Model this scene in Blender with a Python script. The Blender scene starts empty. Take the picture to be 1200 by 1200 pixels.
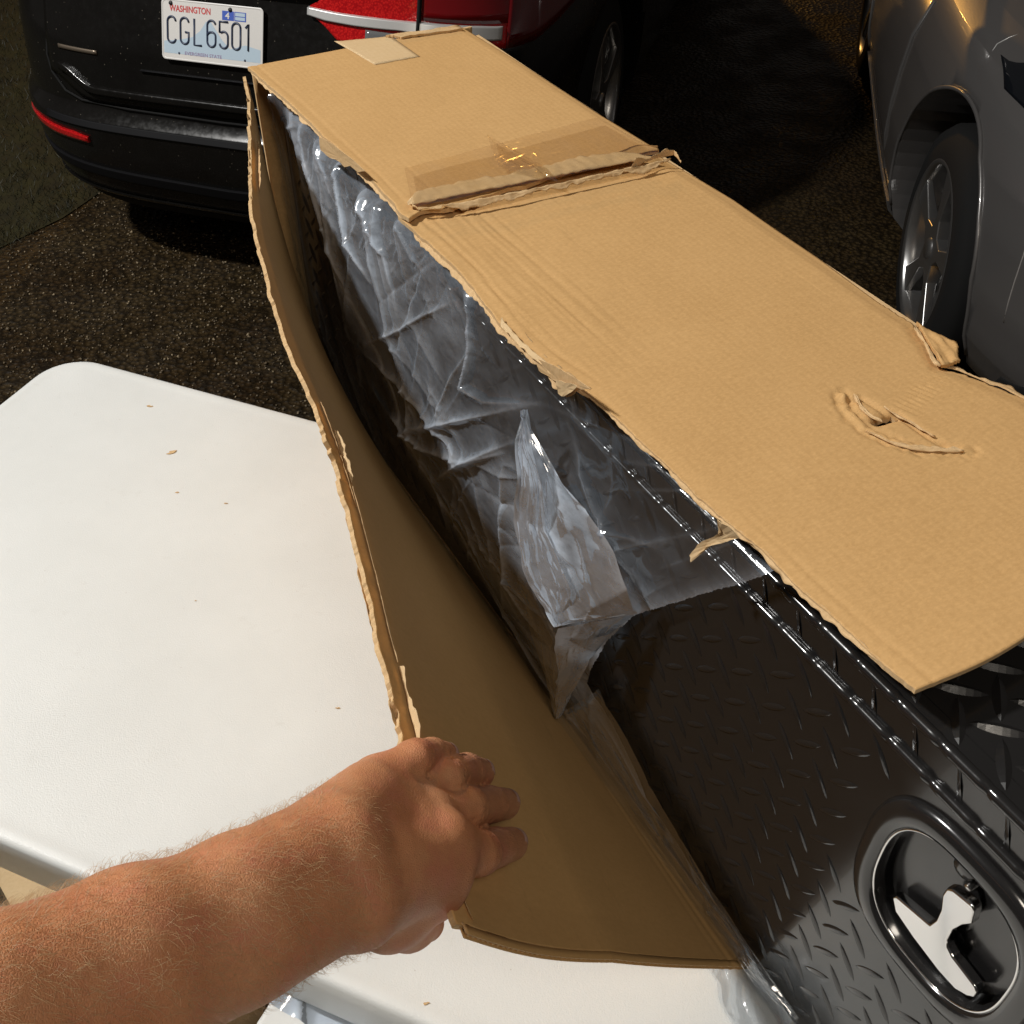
import bpy, bmesh, math, random
import numpy as np
from mathutils import Vector, Matrix
random.seed(7); rng = np.random.default_rng(7)
SC = bpy.context.scene
# ------------------------------------------------------------------ camera
F = 1250.0; PITCH = math.atan(1160/F); CP, SP = math.cos(PITCH), math.sin(PITCH)
CAMH = 1.8; TZ = 0.74
cd = bpy.data.cameras.new('camera'); cam_o = bpy.data.objects.new('camera', cd)
SC.collection.objects.link(cam_o); SC.camera = cam_o
cam_o.location = (0, 0, CAMH); cam_o.rotation_euler = (math.pi/2-PITCH, 0, 0)
cd.sensor_width = 36; cd.lens = 36*F/1200; cd.clip_start = .02; cd.clip_end = 600
# ------------------------------------------------------------------ world: a dark overcast night sky
wd = bpy.data.worlds.new('World'); SC.world = wd; wd.use_nodes = True
bgn = wd.node_tree.nodes['Background']
bgn.inputs[0].default_value = (.64, .58, .53, 1); bgn.inputs[1].default_value = .06
# ------------------------------------------------------------------ lamps: the porch lamp, the far street lamps and an added fill
def lamp(name, loc, energy, col, size):
    d = bpy.data.lights.new(name, 'POINT'); d.energy = energy; d.color = col; d.shadow_soft_size = size
    o = bpy.data.objects.new(name, d); o.location = loc; SC.collection.objects.link(o); return o
lamp('porch_lamp', (-3.25, 1.3, 4.55), 890, (1, .982, .945), .15)
lamp('fill_lamp', (.35, -.55, 2.95), 48, (1, .90, .77), .28)  # fill added above the camera to lift the foreground, not a known fixture
lamp('street_lamp_light', (-.6, 15.0, 4.6), 950, (1, .50, .11), .25)
vs = SC.view_settings
vs.view_transform = 'Standard'; vs.look = 'None'; vs.gamma = 1; vs.exposure = 0; vs.use_curve_mapping = False
SC.cycles.max_bounces = 10; SC.cycles.transparent_max_bounces = 24
SC.cycles.caustics_reflective = False; SC.cycles.caustics_refractive = False
SC.cycles.sample_clamp_indirect = 3.0
# ------------------------------------------------------------------ pixel -> place helpers
def ray(x, y):
    u = (x-600)/F; v = (600-y)/F
    return np.array([u, CP+v*SP, v*CP-SP])
CAM = np.array([0, 0, CAMH])
LV = np.array([-.488, .873, 0]); LV /= np.linalg.norm(LV); WV = np.array([LV[1], -LV[0], 0])
W0 = .441; PHI = math.atan2(WV[1], WV[0])
OB = np.array([W0*WV[0], W0*WV[1], TZ])          # box frame: x = across (w), y = along (l), z up
def to_box(P): d = np.asarray(P, float)-OB; return np.array([d@WV, d@LV, d[2]])
def box2w(p): p = np.asarray(p, float); return OB+p[..., 0:1]*WV+p[..., 1:2]*LV+p[..., 2:3]*np.array([0, 0, 1.])
def hz(x, y, z): r = ray(x, y); return CAM+(z-CAMH)/r[2]*r
def on_top(x, y, h=.515): return to_box(hz(x, y, TZ+h))
def on_lid(x, y, w=0.):
    r = ray(x, y); t = (W0+w-CAM@WV)/(r@WV); return to_box(CAM+t*r)
def campt(x, y, t): return CAM+t*ray(x, y)
# ------------------------------------------------------------------ object helpers
COL = SC.collection
def tag(o, label=None, cat=None, group=None, kind=None):
    if label: o['label'] = label
    if cat: o['category'] = cat
    if group: o['group'] = group
    if kind: o['kind'] = kind
    return o
def empty(name, loc=(0, 0, 0), rz=0, **k):
    o = bpy.data.objects.new(name, None); COL.objects.link(o); o.location = loc; o.rotation_euler = (0, 0, rz)
    o.empty_display_size = .1
    return tag(o, **k)
def mesh(name, V, Fc, mats, parent=None, smooth=True, mi=None, fix=False, **k):
    me = bpy.data.meshes.new(name)
    me.from_pydata([tuple(map(float, v)) for v in V], [], [tuple(map(int, f)) for f in Fc]); me.update()
    if not isinstance(mats, (list, tuple)): mats = [mats]
    for m in mats: me.materials.append(m)
    if smooth: me.polygons.foreach_set('use_smooth', [True]*len(me.polygons))
    if mi is not None: me.polygons.foreach_set('material_index', list(map(int, mi)))
    if fix:
        bm = bmesh.new(); bm.from_mesh(me); bmesh.ops.recalc_face_normals(bm, faces=bm.faces); bm.to_mesh(me); bm.free()
    o = bpy.data.objects.new(name, me); COL.objects.link(o)
    if parent: o.parent = parent
    return tag(o, **k)
def share(src, parent=None, loc=(0, 0, 0), rot=(0, 0, 0), scale=None):
    o = src.copy(); COL.objects.link(o)
    if parent: o.parent = parent
    o.location = loc; o.rotation_euler = rot
    if scale: o.scale = scale
    return o
def grid_faces(n, m, wrap=False, off=0):
    i, j = np.meshgrid(np.arange(n-1), np.arange(m if wrap else m-1), indexing='ij')
    j2 = (j+1) % m
    f = np.stack([i*m+j, i*m+j2, (i+1)*m+j2, (i+1)*m+j], -1).reshape(-1, 4)+off
    return f
def slab(name, P, Q, mats, parent, keep=None, rim=1, **k):
    """closed sheet between grid P (front) and grid Q (back); rim faces take material 1"""
    n, m = P.shape[:2]; V = np.concatenate([P.reshape(-1, 3), Q.reshape(-1, 3)])
    f = grid_faces(n, m); N = n*m
    if keep is not None: f = f[keep.reshape(-1)]
    top = f; bot = f[:, ::-1]+N
    e = {}
    for a in f:
        for q in range(4):
            s = (a[q], a[(q+1) % 4])
            if (s[1], s[0]) in e: del e[(s[1], s[0])]
            else: e[s] = 1
    rimf = np.array([(b, a, a+N, b+N) for a, b in e])
    Fc = np.concatenate([top, bot, rimf]); mi = [0]*(len(top)+len(bot))+[rim]*len(rimf)
    o = mesh(name, V, Fc, mats, parent, mi=mi, **k)
    ns = len(top)+len(bot)
    sm = [True]*ns+[False]*len(rimf); o.data.polygons.foreach_set('use_smooth', sm)
    return o
def haze(o, val):
    n = len(o.data.vertices); a = o.data.attributes.new('haze', 'FLOAT', 'POINT'); v = np.broadcast_to(np.asarray(val, float).ravel(), (n,)) if np.size(val) in (1, n) else val
    a.data.foreach_set('value', np.ascontiguousarray(v, dtype=np.float32)); return o
def box_vf(x0, x1, y0, y1, z0, z1):
    V = [(x, y, z) for x in (x0, x1) for y in (y0, y1) for z in (z0, z1)]
    return V, [(0, 1, 3, 2), (4, 6, 7, 5), (0, 4, 5, 1), (2, 3, 7, 6), (0, 2, 6, 4), (1, 5, 7, 3)]
class MB:
    def __init__(s): s.V = []; s.F = []
    def add(s, V, Fc):
        o = len(s.V); s.V += [tuple(v) for v in V]; s.F += [tuple(int(i)+o for i in f) for f in Fc]; return s
    def box(s, *a): return s.add(*box_vf(*a))
    def tube(s, pts, r, n=8, cap=True):
        pts = [np.array(p, float) for p in pts]; R = r if hasattr(r, '__len__') else [r]*len(pts)
        V = []; T = []
        for i, p in enumerate(pts):
            t = pts[min(i+1, len(pts)-1)]-pts[max(i-1, 0)]; t /= np.linalg.norm(t)+1e-12; T.append(t)
        a = np.cross(T[0], [0, 0, 1.]);
        if np.linalg.norm(a) < .1: a = np.cross(T[0], [1., 0, 0])
        for p, t, rr in zip(pts, T, R):
            a = a-t*(a@t); a /= np.linalg.norm(a); b = np.cross(t, a)
            V += [p+rr*(math.cos(q)*a+math.sin(q)*b) for q in np.arange(n)*2*math.pi/n]
        Fc = [tuple(f) for f in grid_faces(len(pts), n, True)]
        if cap: Fc += [tuple(range(n))[::-1], tuple(range((len(pts)-1)*n, len(pts)*n))]
        return s.add(V, Fc)
    def build(s, name, mats, parent=None, smooth=False, **k): return mesh(name, s.V, s.F, mats, parent, smooth, **k)
def bevel(o, w, seg=2, ang=35):
    m = o.modifiers.new('bevel', 'BEVEL'); m.width = w; m.segments = seg; m.limit_method = 'ANGLE'; m.angle_limit = math.radians(ang)
    o.data.polygons.foreach_set('use_smooth', [True]*len(o.data.polygons))
    w_ = o.modifiers.new('wn', 'WEIGHTED_NORMAL'); w_.keep_sharp = True
    return o
def lathe(prof, n=48, axis='x'):
    V = []
    for (a, r) in prof:
        for q in np.arange(n)*2*math.pi/n: V.append((a, r*math.cos(q), r*math.sin(q)))
    return V, [tuple(f) for f in grid_faces(len(prof), n, True)]
def smoothstep(a, b, x): t = np.clip((x-a)/(b-a), 0, 1); return t*t*(3-2*t)
def vnoise(x, y, seed=0):
    """smooth value noise, vectorised"""
    x = np.asarray(x, float); y = np.asarray(y, float)
    xi = np.floor(x).astype(int); yi = np.floor(y).astype(int); fx = x-xi; fy = y-yi
    def h(a, b):
        n = (a*374761393+b*668265263+seed*982451653) & 0x7fffffff
        n = ((n ^ (n >> 13))*1274126177) & 0x7fffffff
        return ((n ^ (n >> 16)) & 0xffff)/65535.*2-1
    fx = fx*fx*(3-2*fx); fy = fy*fy*(3-2*fy)
    return (h(xi, yi)*(1-fx)+h(xi+1, yi)*fx)*(1-fy)+(h(xi, yi+1)*(1-fx)+h(xi+1, yi+1)*fx)*fy
def fbm(x, y, seed=0, o=4):
    r = 0; a = 1.; s = 0
    for i in range(o): r = r+a*vnoise(x*2**i+i*7.3, y*2**i-i*3.1, seed+i); s += a; a *= .5
    return r/s
def ridge(x, y, seed=0): return 1-np.abs(vnoise(x, y, seed))*2
def creases2(X, Y, seed, n, x0, x1, y0, y1, amp, sg, ln, dirs):
    r = np.random.default_rng(seed); h = np.zeros(X.shape)
    for _ in range(n):
        cx, cy = r.uniform(x0, x1), r.uniform(y0, y1); a = r.normal(dirs[r.integers(len(dirs))], .35); L2 = r.uniform(*ln)/2; dx, dy = math.cos(a), math.sin(a)
        am = r.uniform(*amp)*(1 if r.random() < .75 else -1); s_ = r.uniform(*sg); u = (X-cx)*dx+(Y-cy)*dy; v_ = -(X-cx)*dy+(Y-cy)*dx+.15*u*u/L2*r.uniform(-1, 1)
        tp = np.clip(1-np.abs(u)/L2, 0, 1); h += am*np.sqrt(tp)*np.exp(-np.abs(v_)/(s_*(.25+.75*tp)))
    return h
# ------------------------------------------------------------------ materials
def mat(name, col=(.5, .5, .5), rough=.5, metal=0, **k):
    m = bpy.data.materials.new(name); m.use_nodes = True; nt = m.node_tree; b = nt.nodes['Principled BSDF']
    b.inputs['Base Color'].default_value = (*col, 1); b.inputs['Roughness'].default_value = rough; b.inputs['Metallic'].default_value = metal
    for kk, v in k.items(): b.inputs[kk.replace('_', ' ')].default_value = v
    m['_b'] = 1
    return m
def nd(m, t, **k):
    n = m.node_tree.nodes.new(t)
    for a, v in k.items():
        if a in n.inputs: n.inputs[a].default_value = v
        else: setattr(n, a, v)
    return n
def lk(m, a, b): m.node_tree.links.new(a, b)
def bs(m): return m.node_tree.nodes['Principled BSDF']
def coord(m, scale=(1, 1, 1), rot=(0, 0, 0)):
    t = nd(m, 'ShaderNodeTexCoord'); p = nd(m, 'ShaderNodeMapping'); p.inputs['Scale'].default_value = scale; p.inputs['Rotation'].default_value = rot
    lk(m, t.outputs['Object'], p.inputs['Vector']); return p.outputs[0]
def noise(m, vec, scale, detail=4, rough=.55):
    n = nd(m, 'ShaderNodeTexNoise'); n.inputs['Scale'].default_value = scale; n.inputs['Detail'].default_value = detail; n.inputs['Roughness'].default_value = rough
    lk(m, vec, n.inputs['Vector']); return n.outputs['Fac']
def ramp(m, fac, stops):
    r = nd(m, 'ShaderNodeValToRGB'); e = r.color_ramp.elements
    while len(e) < len(stops): e.new(.5)
    for q, (p, c) in zip(e, stops): q.position = p; q.color = (*c, 1) if len(c) == 3 else c
    lk(m, fac, r.inputs[0]); return r.outputs[0]
def mixc(m, fac, a, b, mode='MIX'):
    n = nd(m, 'ShaderNodeMix', data_type='RGBA', blend_type=mode)
    for i, v in ((0, fac), (6, a), (7, b)):
        if isinstance(v, (int, float)): n.inputs[i].default_value = v
        elif isinstance(v, tuple): n.inputs[i].default_value = (*v, 1)
        else: lk(m, v, n.inputs[i])
    return n.outputs[2]
def bump(m, h, strength, dist, prev=None):
    b = nd(m, 'ShaderNodeBump'); b.inputs['Strength'].default_value = strength; b.inputs['Distance'].default_value = dist
    lk(m, h, b.inputs['Height'])
    if prev is not None: lk(m, prev, b.inputs['Normal'])
    return b.outputs[0]
def cardboard(name, c1, c2, fleck=.5, flute=.06):
    m = mat(name, c1, .72); v = coord(m, (1, 1, 1)); vs_ = coord(m, (90, 230, 90))
    n1 = noise(m, vs_, 1.0, 3, .6); n2 = noise(m, v, 9, 5); n3 = noise(m, coord(m, (1, 1.8, 1)), 260, 3, .7)
    a = ramp(m, n1, [(.30, tuple((x+y)/2 for x, y in zip(c1, c2))), (.65, c1)]); b = mixc(m, ramp(m, n2, [(.35, (0, 0, 0)), (.7, (.42, .42, .42))]), a, c2)
    d = mixc(m, ramp(m, n3, [(.42, (0, 0, 0)), (.72, (fleck*.75,)*3)]), b, tuple(x*1.20 for x in c1))
    n4 = noise(m, coord(m, (14, 2.2, 9), (0, 0, .5)), 3.2, 6, .75); d = mixc(m, ramp(m, n4, [(.60, (0, 0, 0)), (.72, (.30,)*3)]), d, tuple(x*.72 for x in c2))
    n5 = noise(m, coord(m, (55, 3, 20), (0, 0, -.25)), 2.6, 4, .7); d = mixc(m, ramp(m, n5, [(.66, (0, 0, 0)), (.74, (.35,)*3)]), d, tuple(min(1, x*1.25) for x in c1))
    lk(m, d, bs(m).inputs['Base Color'])
    w = nd(m, 'ShaderNodeTexWave', wave_type='BANDS', bands_direction='X'); w.inputs['Scale'].default_value = 42; w.inputs['Distortion'].default_value = .6
    w.inputs['Detail'].default_value = 1; w.inputs['Detail Scale'].default_value = .3
    lk(m, v, w.inputs['Vector'])
    nb = bump(m, w.outputs['Fac'], flute, .0005); nb = bump(m, n1, .16, .0006, nb)
    lk(m, nb, bs(m).inputs['Normal']); bs(m).inputs['Specular IOR Level'].default_value = .22
    return m
M = {}
M['card'] = cardboard('kraft_cardboard', (.60, .37, .158), (.50, .295, .116), .7, .16)
M['card_in'] = cardboard('kraft_cardboard_inside', (.66, .40, .165), (.58, .335, .130), .3, .05)
M['card_raw'] = cardboard('torn_cardboard_fibre', (.66, .46, .25), (.52, .33, .15), .8, .2)
M['card_pale'] = cardboard('pale_paper_layer', (.68, .50, .29), (.60, .42, .22), .3, .1)
def black_plate():
    m = mat('gloss_black_powder_coat', (.014, .0135, .0135), .2); b = bs(m)
    b.inputs['IOR'].default_value = 1.62; b.inputs['Coat Weight'].default_value = .25; b.inputs['Coat Roughness'].default_value = .06
    v = coord(m); n = noise(m, v, 260, 3); n2 = noise(m, v, 11, 4)
    lk(m, bump(m, n2, .05, .004, bump(m, n, .06, .0004)), b.inputs['Normal'])
    lk(m, ramp(m, noise(m, v, 18, 5), [(.3, (.15,)*3), (.75, (.27,)*3)]), b.inputs['Roughness'])
    return m
M['black'] = black_plate()
M['black_in'] = mat('black_recess', (.004, .004, .004), .16, Specular_IOR_Level=.25)
M['chrome'] = mat('polished_chrome', (.86, .85, .84), .09, 1)
def table_white():
    m = mat('white_moulded_plastic', (.80, .80, .775), .42); v = coord(m)
    a = ramp(m, noise(m, v, 3.2, 6, .65), [(.30, (.745, .755, .735)), (.62, (.80, .812, .795))])
    s = noise(m, v, 28, 7, .75); a = mixc(m, ramp(m, s, [(.60, (0, 0, 0)), (.78, (.28,)*3)]), a, (.60, .58, .53))
    sp = nd(m, 'ShaderNodeTexVoronoi'); sp.inputs['Scale'].default_value = 34; lk(m, v, sp.inputs['Vector'])
    a = mixc(m, ramp(m, sp.outputs['Distance'], [(.0, (.55,)*3), (.035, (0, 0, 0))]), a, (.35, .27, .2))
    lk(m, a, bs(m).inputs['Base Color'])
    lk(m, bump(m, noise(m, v, 700, 2), .45, .0009, bump(m, noise(m, v, 16, 4), .12, .004)), bs(m).inputs['Normal']); return m
M['white'] = table_white()
M['foam'] = mat('white_foam', (.80, .79, .76), .7)
M['steel'] = mat('grey_coated_steel', (.12, .12, .125), .45, .3)
def plastic(name, haze, tint=(.93, .95, .97), rough=.10, gl=.36, base=.085):
    m = bpy.data.materials.new(name); m.use_nodes = True; nt = m.node_tree; nt.nodes.remove(nt.nodes['Principled BSDF'])
    out = nt.nodes['Material Output']
    tr = nd(m, 'ShaderNodeBsdfTransparent'); tr.inputs[0].default_value = (*tint, 1)
    tl = nd(m, 'ShaderNodeBsdfTranslucent'); tl.inputs[0].default_value = (.78, .88, 1.0, 1)
    df = nd(m, 'ShaderNodeBsdfDiffuse'); df.inputs[0].default_value = (.76, .86, 1.0, 1)
    gs = nd(m, 'ShaderNodeBsdfGlossy'); gs.inputs['Roughness'].default_value = rough; gs.inputs[0].default_value = (1, 1, 1, 1)
    v = coord(m); n1 = noise(m, coord(m, (1, .45, 1.2), (.5, .3, 0)), 20, 7, .75)
    at = nd(m, 'ShaderNodeAttribute', attribute_name='haze')
    hz0 = ramp(m, n1, [(.34, (haze*.45,)*3), (.68, (min(1, haze*1.8),)*3)])
    hm = nd(m, 'ShaderNodeMath', operation='MULTIPLY', use_clamp=True); lk(m, hz0, hm.inputs[0]); lk(m, at.outputs['Fac'], hm.inputs[1]); hz_ = hm.outputs[0]
    m1 = nd(m, 'ShaderNodeMixShader'); m1.inputs[0].default_value = .45; lk(m, df.outputs[0], m1.inputs[1]); lk(m, tl.outputs[0], m1.inputs[2])
    m2 = nd(m, 'ShaderNodeMixShader'); lk(m, hz_, m2.inputs[0]); lk(m, tr.outputs[0], m2.inputs[1]); lk(m, m1.outputs[0], m2.inputs[2])
    fr = nd(m, 'ShaderNodeLayerWeight'); fr.inputs['Blend'].default_value = .35
    mu = nd(m, 'ShaderNodeMath', operation='MULTIPLY_ADD'); mu.inputs[1].default_value = gl; mu.inputs[2].default_value = base; lk(m, fr.outputs['Fresnel'], mu.inputs[0])
    m3 = nd(m, 'ShaderNodeMixShader'); gm = nd(m, 'ShaderNodeMapRange'); gm.inputs['To Min'].default_value = .22; gm.inputs['To Max'].default_value = 1.; lk(m, at.outputs['Fac'], gm.inputs['Value'])  # gloss falls with the haze value, keeping the shaded gap dark
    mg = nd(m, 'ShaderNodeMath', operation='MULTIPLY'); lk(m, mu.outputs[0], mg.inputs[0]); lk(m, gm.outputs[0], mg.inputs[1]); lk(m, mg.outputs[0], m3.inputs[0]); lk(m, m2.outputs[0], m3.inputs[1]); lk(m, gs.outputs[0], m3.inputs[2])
    nb = bump(m, noise(m, v, 38, 3, .5), .16, .003)
    lk(m, nb, gs.inputs['Normal'])
    lk(m, m3.outputs[0], out.inputs[0]); return m
M['film'] = plastic('clear_polyethylene_film', .66)
M['film_clear'] = plastic('thin_clear_film', .07)
M['film_thick'] = plastic('folded_polyethylene_film', .80, gl=.5, base=.10)
M['tape'] = plastic('clear_packing_tape', .03, (.93, .88, .79), .14, .12, .03)
def skin():
    m = mat('skin', (.50, .25, .14), .55); b = bs(m); v = coord(m)
    a = ramp(m, noise(m, v, 22, 5, .6), [(.30, (.50, .20, .09)), (.55, (.60, .27, .13)), (.78, (.66, .33, .17))])
    a = mixc(m, ramp(m, noise(m, v, 240, 3), [(.5, (0, 0, 0)), (.8, (.35,)*3)]), a, (.40, .16, .09))
    a = mixc(m, ramp(m, noise(m, v, 38, 4, .6), [(.48, (0, 0, 0)), (.70, (.5,)*3)]), a, (.60, .20, .13))
    lk(m, a, b.inputs['Base Color'])
    b.inputs['Subsurface Weight'].default_value = .07; b.inputs['Subsurface Radius'].default_value = (.012, .005, .003); b.inputs['Subsurface Scale'].default_value = .5
    vo = nd(m, 'ShaderNodeTexVoronoi', feature='DISTANCE_TO_EDGE'); vo.inputs['Scale'].default_value = 620; lk(m, v, vo.inputs['Vector'])
    nb = bump(m, ramp(m, vo.outputs['Distance'], [(0, (0, 0, 0)), (.25, (1, 1, 1))]), .4, .0006)
    nb = bump(m, noise(m, v, 130, 4), .35, .0012, nb); lk(m, nb, b.inputs['Normal']); b.inputs['Specular IOR Level'].default_value = .4
    return m
M['skin'] = skin()
M['nail'] = mat('fingernail', (.72, .44, .36), .25)
M['hair'] = mat('sandy_hair', (.55, .36, .19), .35)
M['sleeve'] = mat('dark_cotton', (.03, .03, .04), .9)
def car_paint(name, c, rough=.28, spots=True, metal=0.):
    m = mat(name, c, rough, metal); b = bs(m); b.inputs['Coat Weight'].default_value = .3 if spots else .8; b.inputs['Coat Roughness'].default_value = .07
    v = coord(m)
    if spots:
        b.inputs['Specular IOR Level'].default_value = .25
        a = ramp(m, noise(m, v, 7, 5, .7), [(.35, c), (.75, tuple(x*1.3+.001 for x in c))])
        vo = nd(m, 'ShaderNodeTexVoronoi'); vo.inputs['Scale'].default_value = 48; lk(m, v, vo.inputs['Vector'])
        a = mixc(m, ramp(m, vo.outputs['Distance'], [(.0, (.75,)*3), (.10, (0, 0, 0))]), a, (.22, .19, .15))
        lk(m, a, b.inputs['Base Color'])
        lk(m, ramp(m, noise(m, v, 60, 4), [(.4, (rough*.85,)*3), (.7, (min(1, rough*1.35),)*3)]), b.inputs['Roughness'])
    lk(m, bump(m, noise(m, v, 170, 3), .10, .002), b.inputs['Normal'] if not spots else b.inputs['Coat Normal'])
    return m
M['paint_dark'] = car_paint('wet_black_paint', (.006, .0055, .005), .22)
M['trim'] = mat('black_trim_plastic', (.007, .007, .008), .6, Specular_IOR_Level=.15)
M['paint_grey'] = car_paint('metallic_grey_paint', (.15, .143, .14), .33, False, .55)
M['glass_dark'] = mat('dark_glass', (.006, .007, .009), .06)
M['rubber'] = mat('tyre_rubber', (.009, .009, .009), .85, Specular_IOR_Level=.2)
M['alloy'] = mat('alloy_wheel', (.36, .355, .35), .28, .9)
M['gap'] = mat('panel_gap', (.002, .002, .002), .9)
def redlens():
    m = mat('red_lens', (.62, .01, .012), .10); b = bs(m); b.inputs['Coat Weight'].default_value = 1
    v = coord(m); w = nd(m, 'ShaderNodeTexVoronoi'); w.inputs['Scale'].default_value = 190; lk(m, v, w.inputs['Vector'])
    lk(m, ramp(m, w.outputs['Distance'], [(.1, (.72, .018, .016)), (.7, (.42, .004, .007))]), b.inputs['Base Color'])
    lk(m, bump(m, w.outputs['Distance'], .25, .002), b.inputs['Normal']); return m
M['red'] = redlens()
M['red_mid'] = mat('deep_red_lens', (.20, .004, .007), .12, Coat_Weight=1.)
M['red_dark'] = mat('dark_red_lens', (.10, .002, .004), .08, Coat_Weight=1.)
M['silver'] = mat('satin_silver_trim', (.75, .75, .74), .3, .45)
M['lens_clear'] = mat('clear_ribbed_lens', (.45, .46, .47), .12, .7)
M['plate'] = mat('licence_plate_white', (.74, .72, .69), .35)
M['plate_blue'] = mat('plate_pale_blue', (.50, .62, .72), .35)
M['ink'] = mat('plate_navy_ink', (.03, .045, .09), .4)
M['ink_red'] = mat('plate_red_ink', (.62, .06, .06), .4)
M['ink_blue'] = mat('sticker_blue', (.06, .12, .50), .4)
M['ink_purple'] = mat('plate_purple_ink', (.30, .20, .36), .4)
M['screw'] = mat('dark_bolt', (.02, .02, .02), .5)
def asphalt():
    m = mat('wet_dark_gravel', (.02, .017, .012), .5); v = coord(m); b = bs(m); b.inputs['Specular IOR Level'].default_value = .14
    a = ramp(m, noise(m, v, 2.2, 5), [(.35, (.034, .019, .008)), (.68, (.062, .042, .018))])
    vo = nd(m, 'ShaderNodeTexVoronoi'); vo.inputs['Scale'].default_value = 60; lk(m, v, vo.inputs['Vector'])
    a = mixc(m, ramp(m, vo.outputs['Distance'], [(.15, (0, 0, 0)), (.7, (.85,)*3)]), a, (.007, .005, .003))
    a = mixc(m, ramp(m, noise(m, v, 130, 3, .7), [(.58, (0, 0, 0)), (.72, (.7,)*3)]), a, (.14, .10, .05))
    lk(m, a, b.inputs['Base Color'])
    lk(m, bump(m, vo.outputs['Distance'], .9, .008, bump(m, noise(m, v, 60, 5), .3, .004)), b.inputs['Normal'])
    lk(m, ramp(m, noise(m, v, 5, 4), [(.4, (.30,)*3), (.6, (.6,)*3)]), b.inputs['Roughness']); return m
M['ground'] = asphalt()
M['stone'] = mat('gravel_stone', (.11, .08, .045), .4)
M['stone2'] = mat('pale_gravel_stone', (.26, .20, .12), .45)
def grassm():
    m = mat('night_grass', (.03, .035, .008), .6); v = coord(m)
    lk(m, ramp(m, noise(m, v, 12, 4), [(.3, (.009, .008, .0015)), (.7, (.021, .020, .0035))]), bs(m).inputs['Base Color']); return m
M['grass'] = grassm()
# ================================================================== ground
def sheet(name, pts, z, m, **k): return mesh(name, [(x, y, z) for x, y in pts], [tuple(range(len(pts)))], m, smooth=False, **k)
sheet('driveway', [(-90, -60), (90, -60), (90, 200), (-90, 200)], 0, M['ground'], kind='structure')
BD = np.array([.385, .923]); BP = np.array([-1.66, 3.38])
e0 = BP-BD*6; e1 = BP+BD*60
edge = [BP+BD*s+np.array([.923, -.385])*(.05*math.sin(s*2.1)+.03*math.sin(s*5.3+1)) for s in np.linspace(-6, 14, 60)]
sheet('lawn', [tuple(p) for p in edge]+[tuple(e1), (-60, 60), (-60, -8)], .004, M['grass'], kind='structure')
def grass():
    V = []; Fc = []; n = 60000
    for i in range(n):
        s = random.uniform(-2.6, 4.5); d = random.random()**1.3*2.4+.0
        p = BP+BD*s-np.array([.923, -.385])*(d-.03)
        h = random.uniform(.010, .032); a = random.uniform(0, 6.28); w = .0015
        dx, dy = math.cos(a), math.sin(a); lx, ly = random.uniform(-.02, .02), random.uniform(-.02, .02)
        b = len(V); V += [(p[0]-dx*w, p[1]-dy*w, .004), (p[0]+dx*w, p[1]+dy*w, .004), (p[0]+lx, p[1]+ly, .004+h)]; Fc.append((b, b+1, b+2))
    mesh('grass', V, Fc, M['grass'], smooth=False, kind='stuff', label='short dark lawn grass beside the gravel driveway', cat='grass')
grass()
def gravel():
    V = []; Fc = []; mi = []
    oc = np.array([(1, 0, 0), (-1, 0, 0), (0, 1, 0), (0, -1, 0), (0, 0, 1), (0, 0, -1)], float)
    of = [(0, 2, 4), (2, 1, 4), (1, 3, 4), (3, 0, 4), (2, 0, 5), (1, 2, 5), (3, 1, 5), (0, 3, 5)]
    for i in range(14000):
        x = random.uniform(-2.3, .3); y = random.uniform(1.3, 4.6)
        if (np.array([x, y])-BP)@np.array([.923, -.385]) < .03: continue
        r = random.uniform(.0022, .0068)*(1 if random.random() < .97 else 1.6); A = np.array(Matrix.Rotation(random.uniform(0, 6.28), 3, Vector((random.random(), random.random(), random.random()+.01)).normalized()))
        P = (oc*np.array([r, r*random.uniform(.6, 1), r*random.uniform(.4, .8)]))@A.T+np.array([x, y, r*.35]); b = len(V)
        V += [tuple(p) for p in P]; Fc += [tuple(b+k for k in f) for f in of]; mi += [1 if random.random() < .22 else 0]*8
    mesh('gravel', V, Fc, [M['stone'], M['stone2']], smooth=True, mi=mi, kind='stuff', label='small wet loose stones scattered over the dark driveway', cat='gravel')
gravel()
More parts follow.
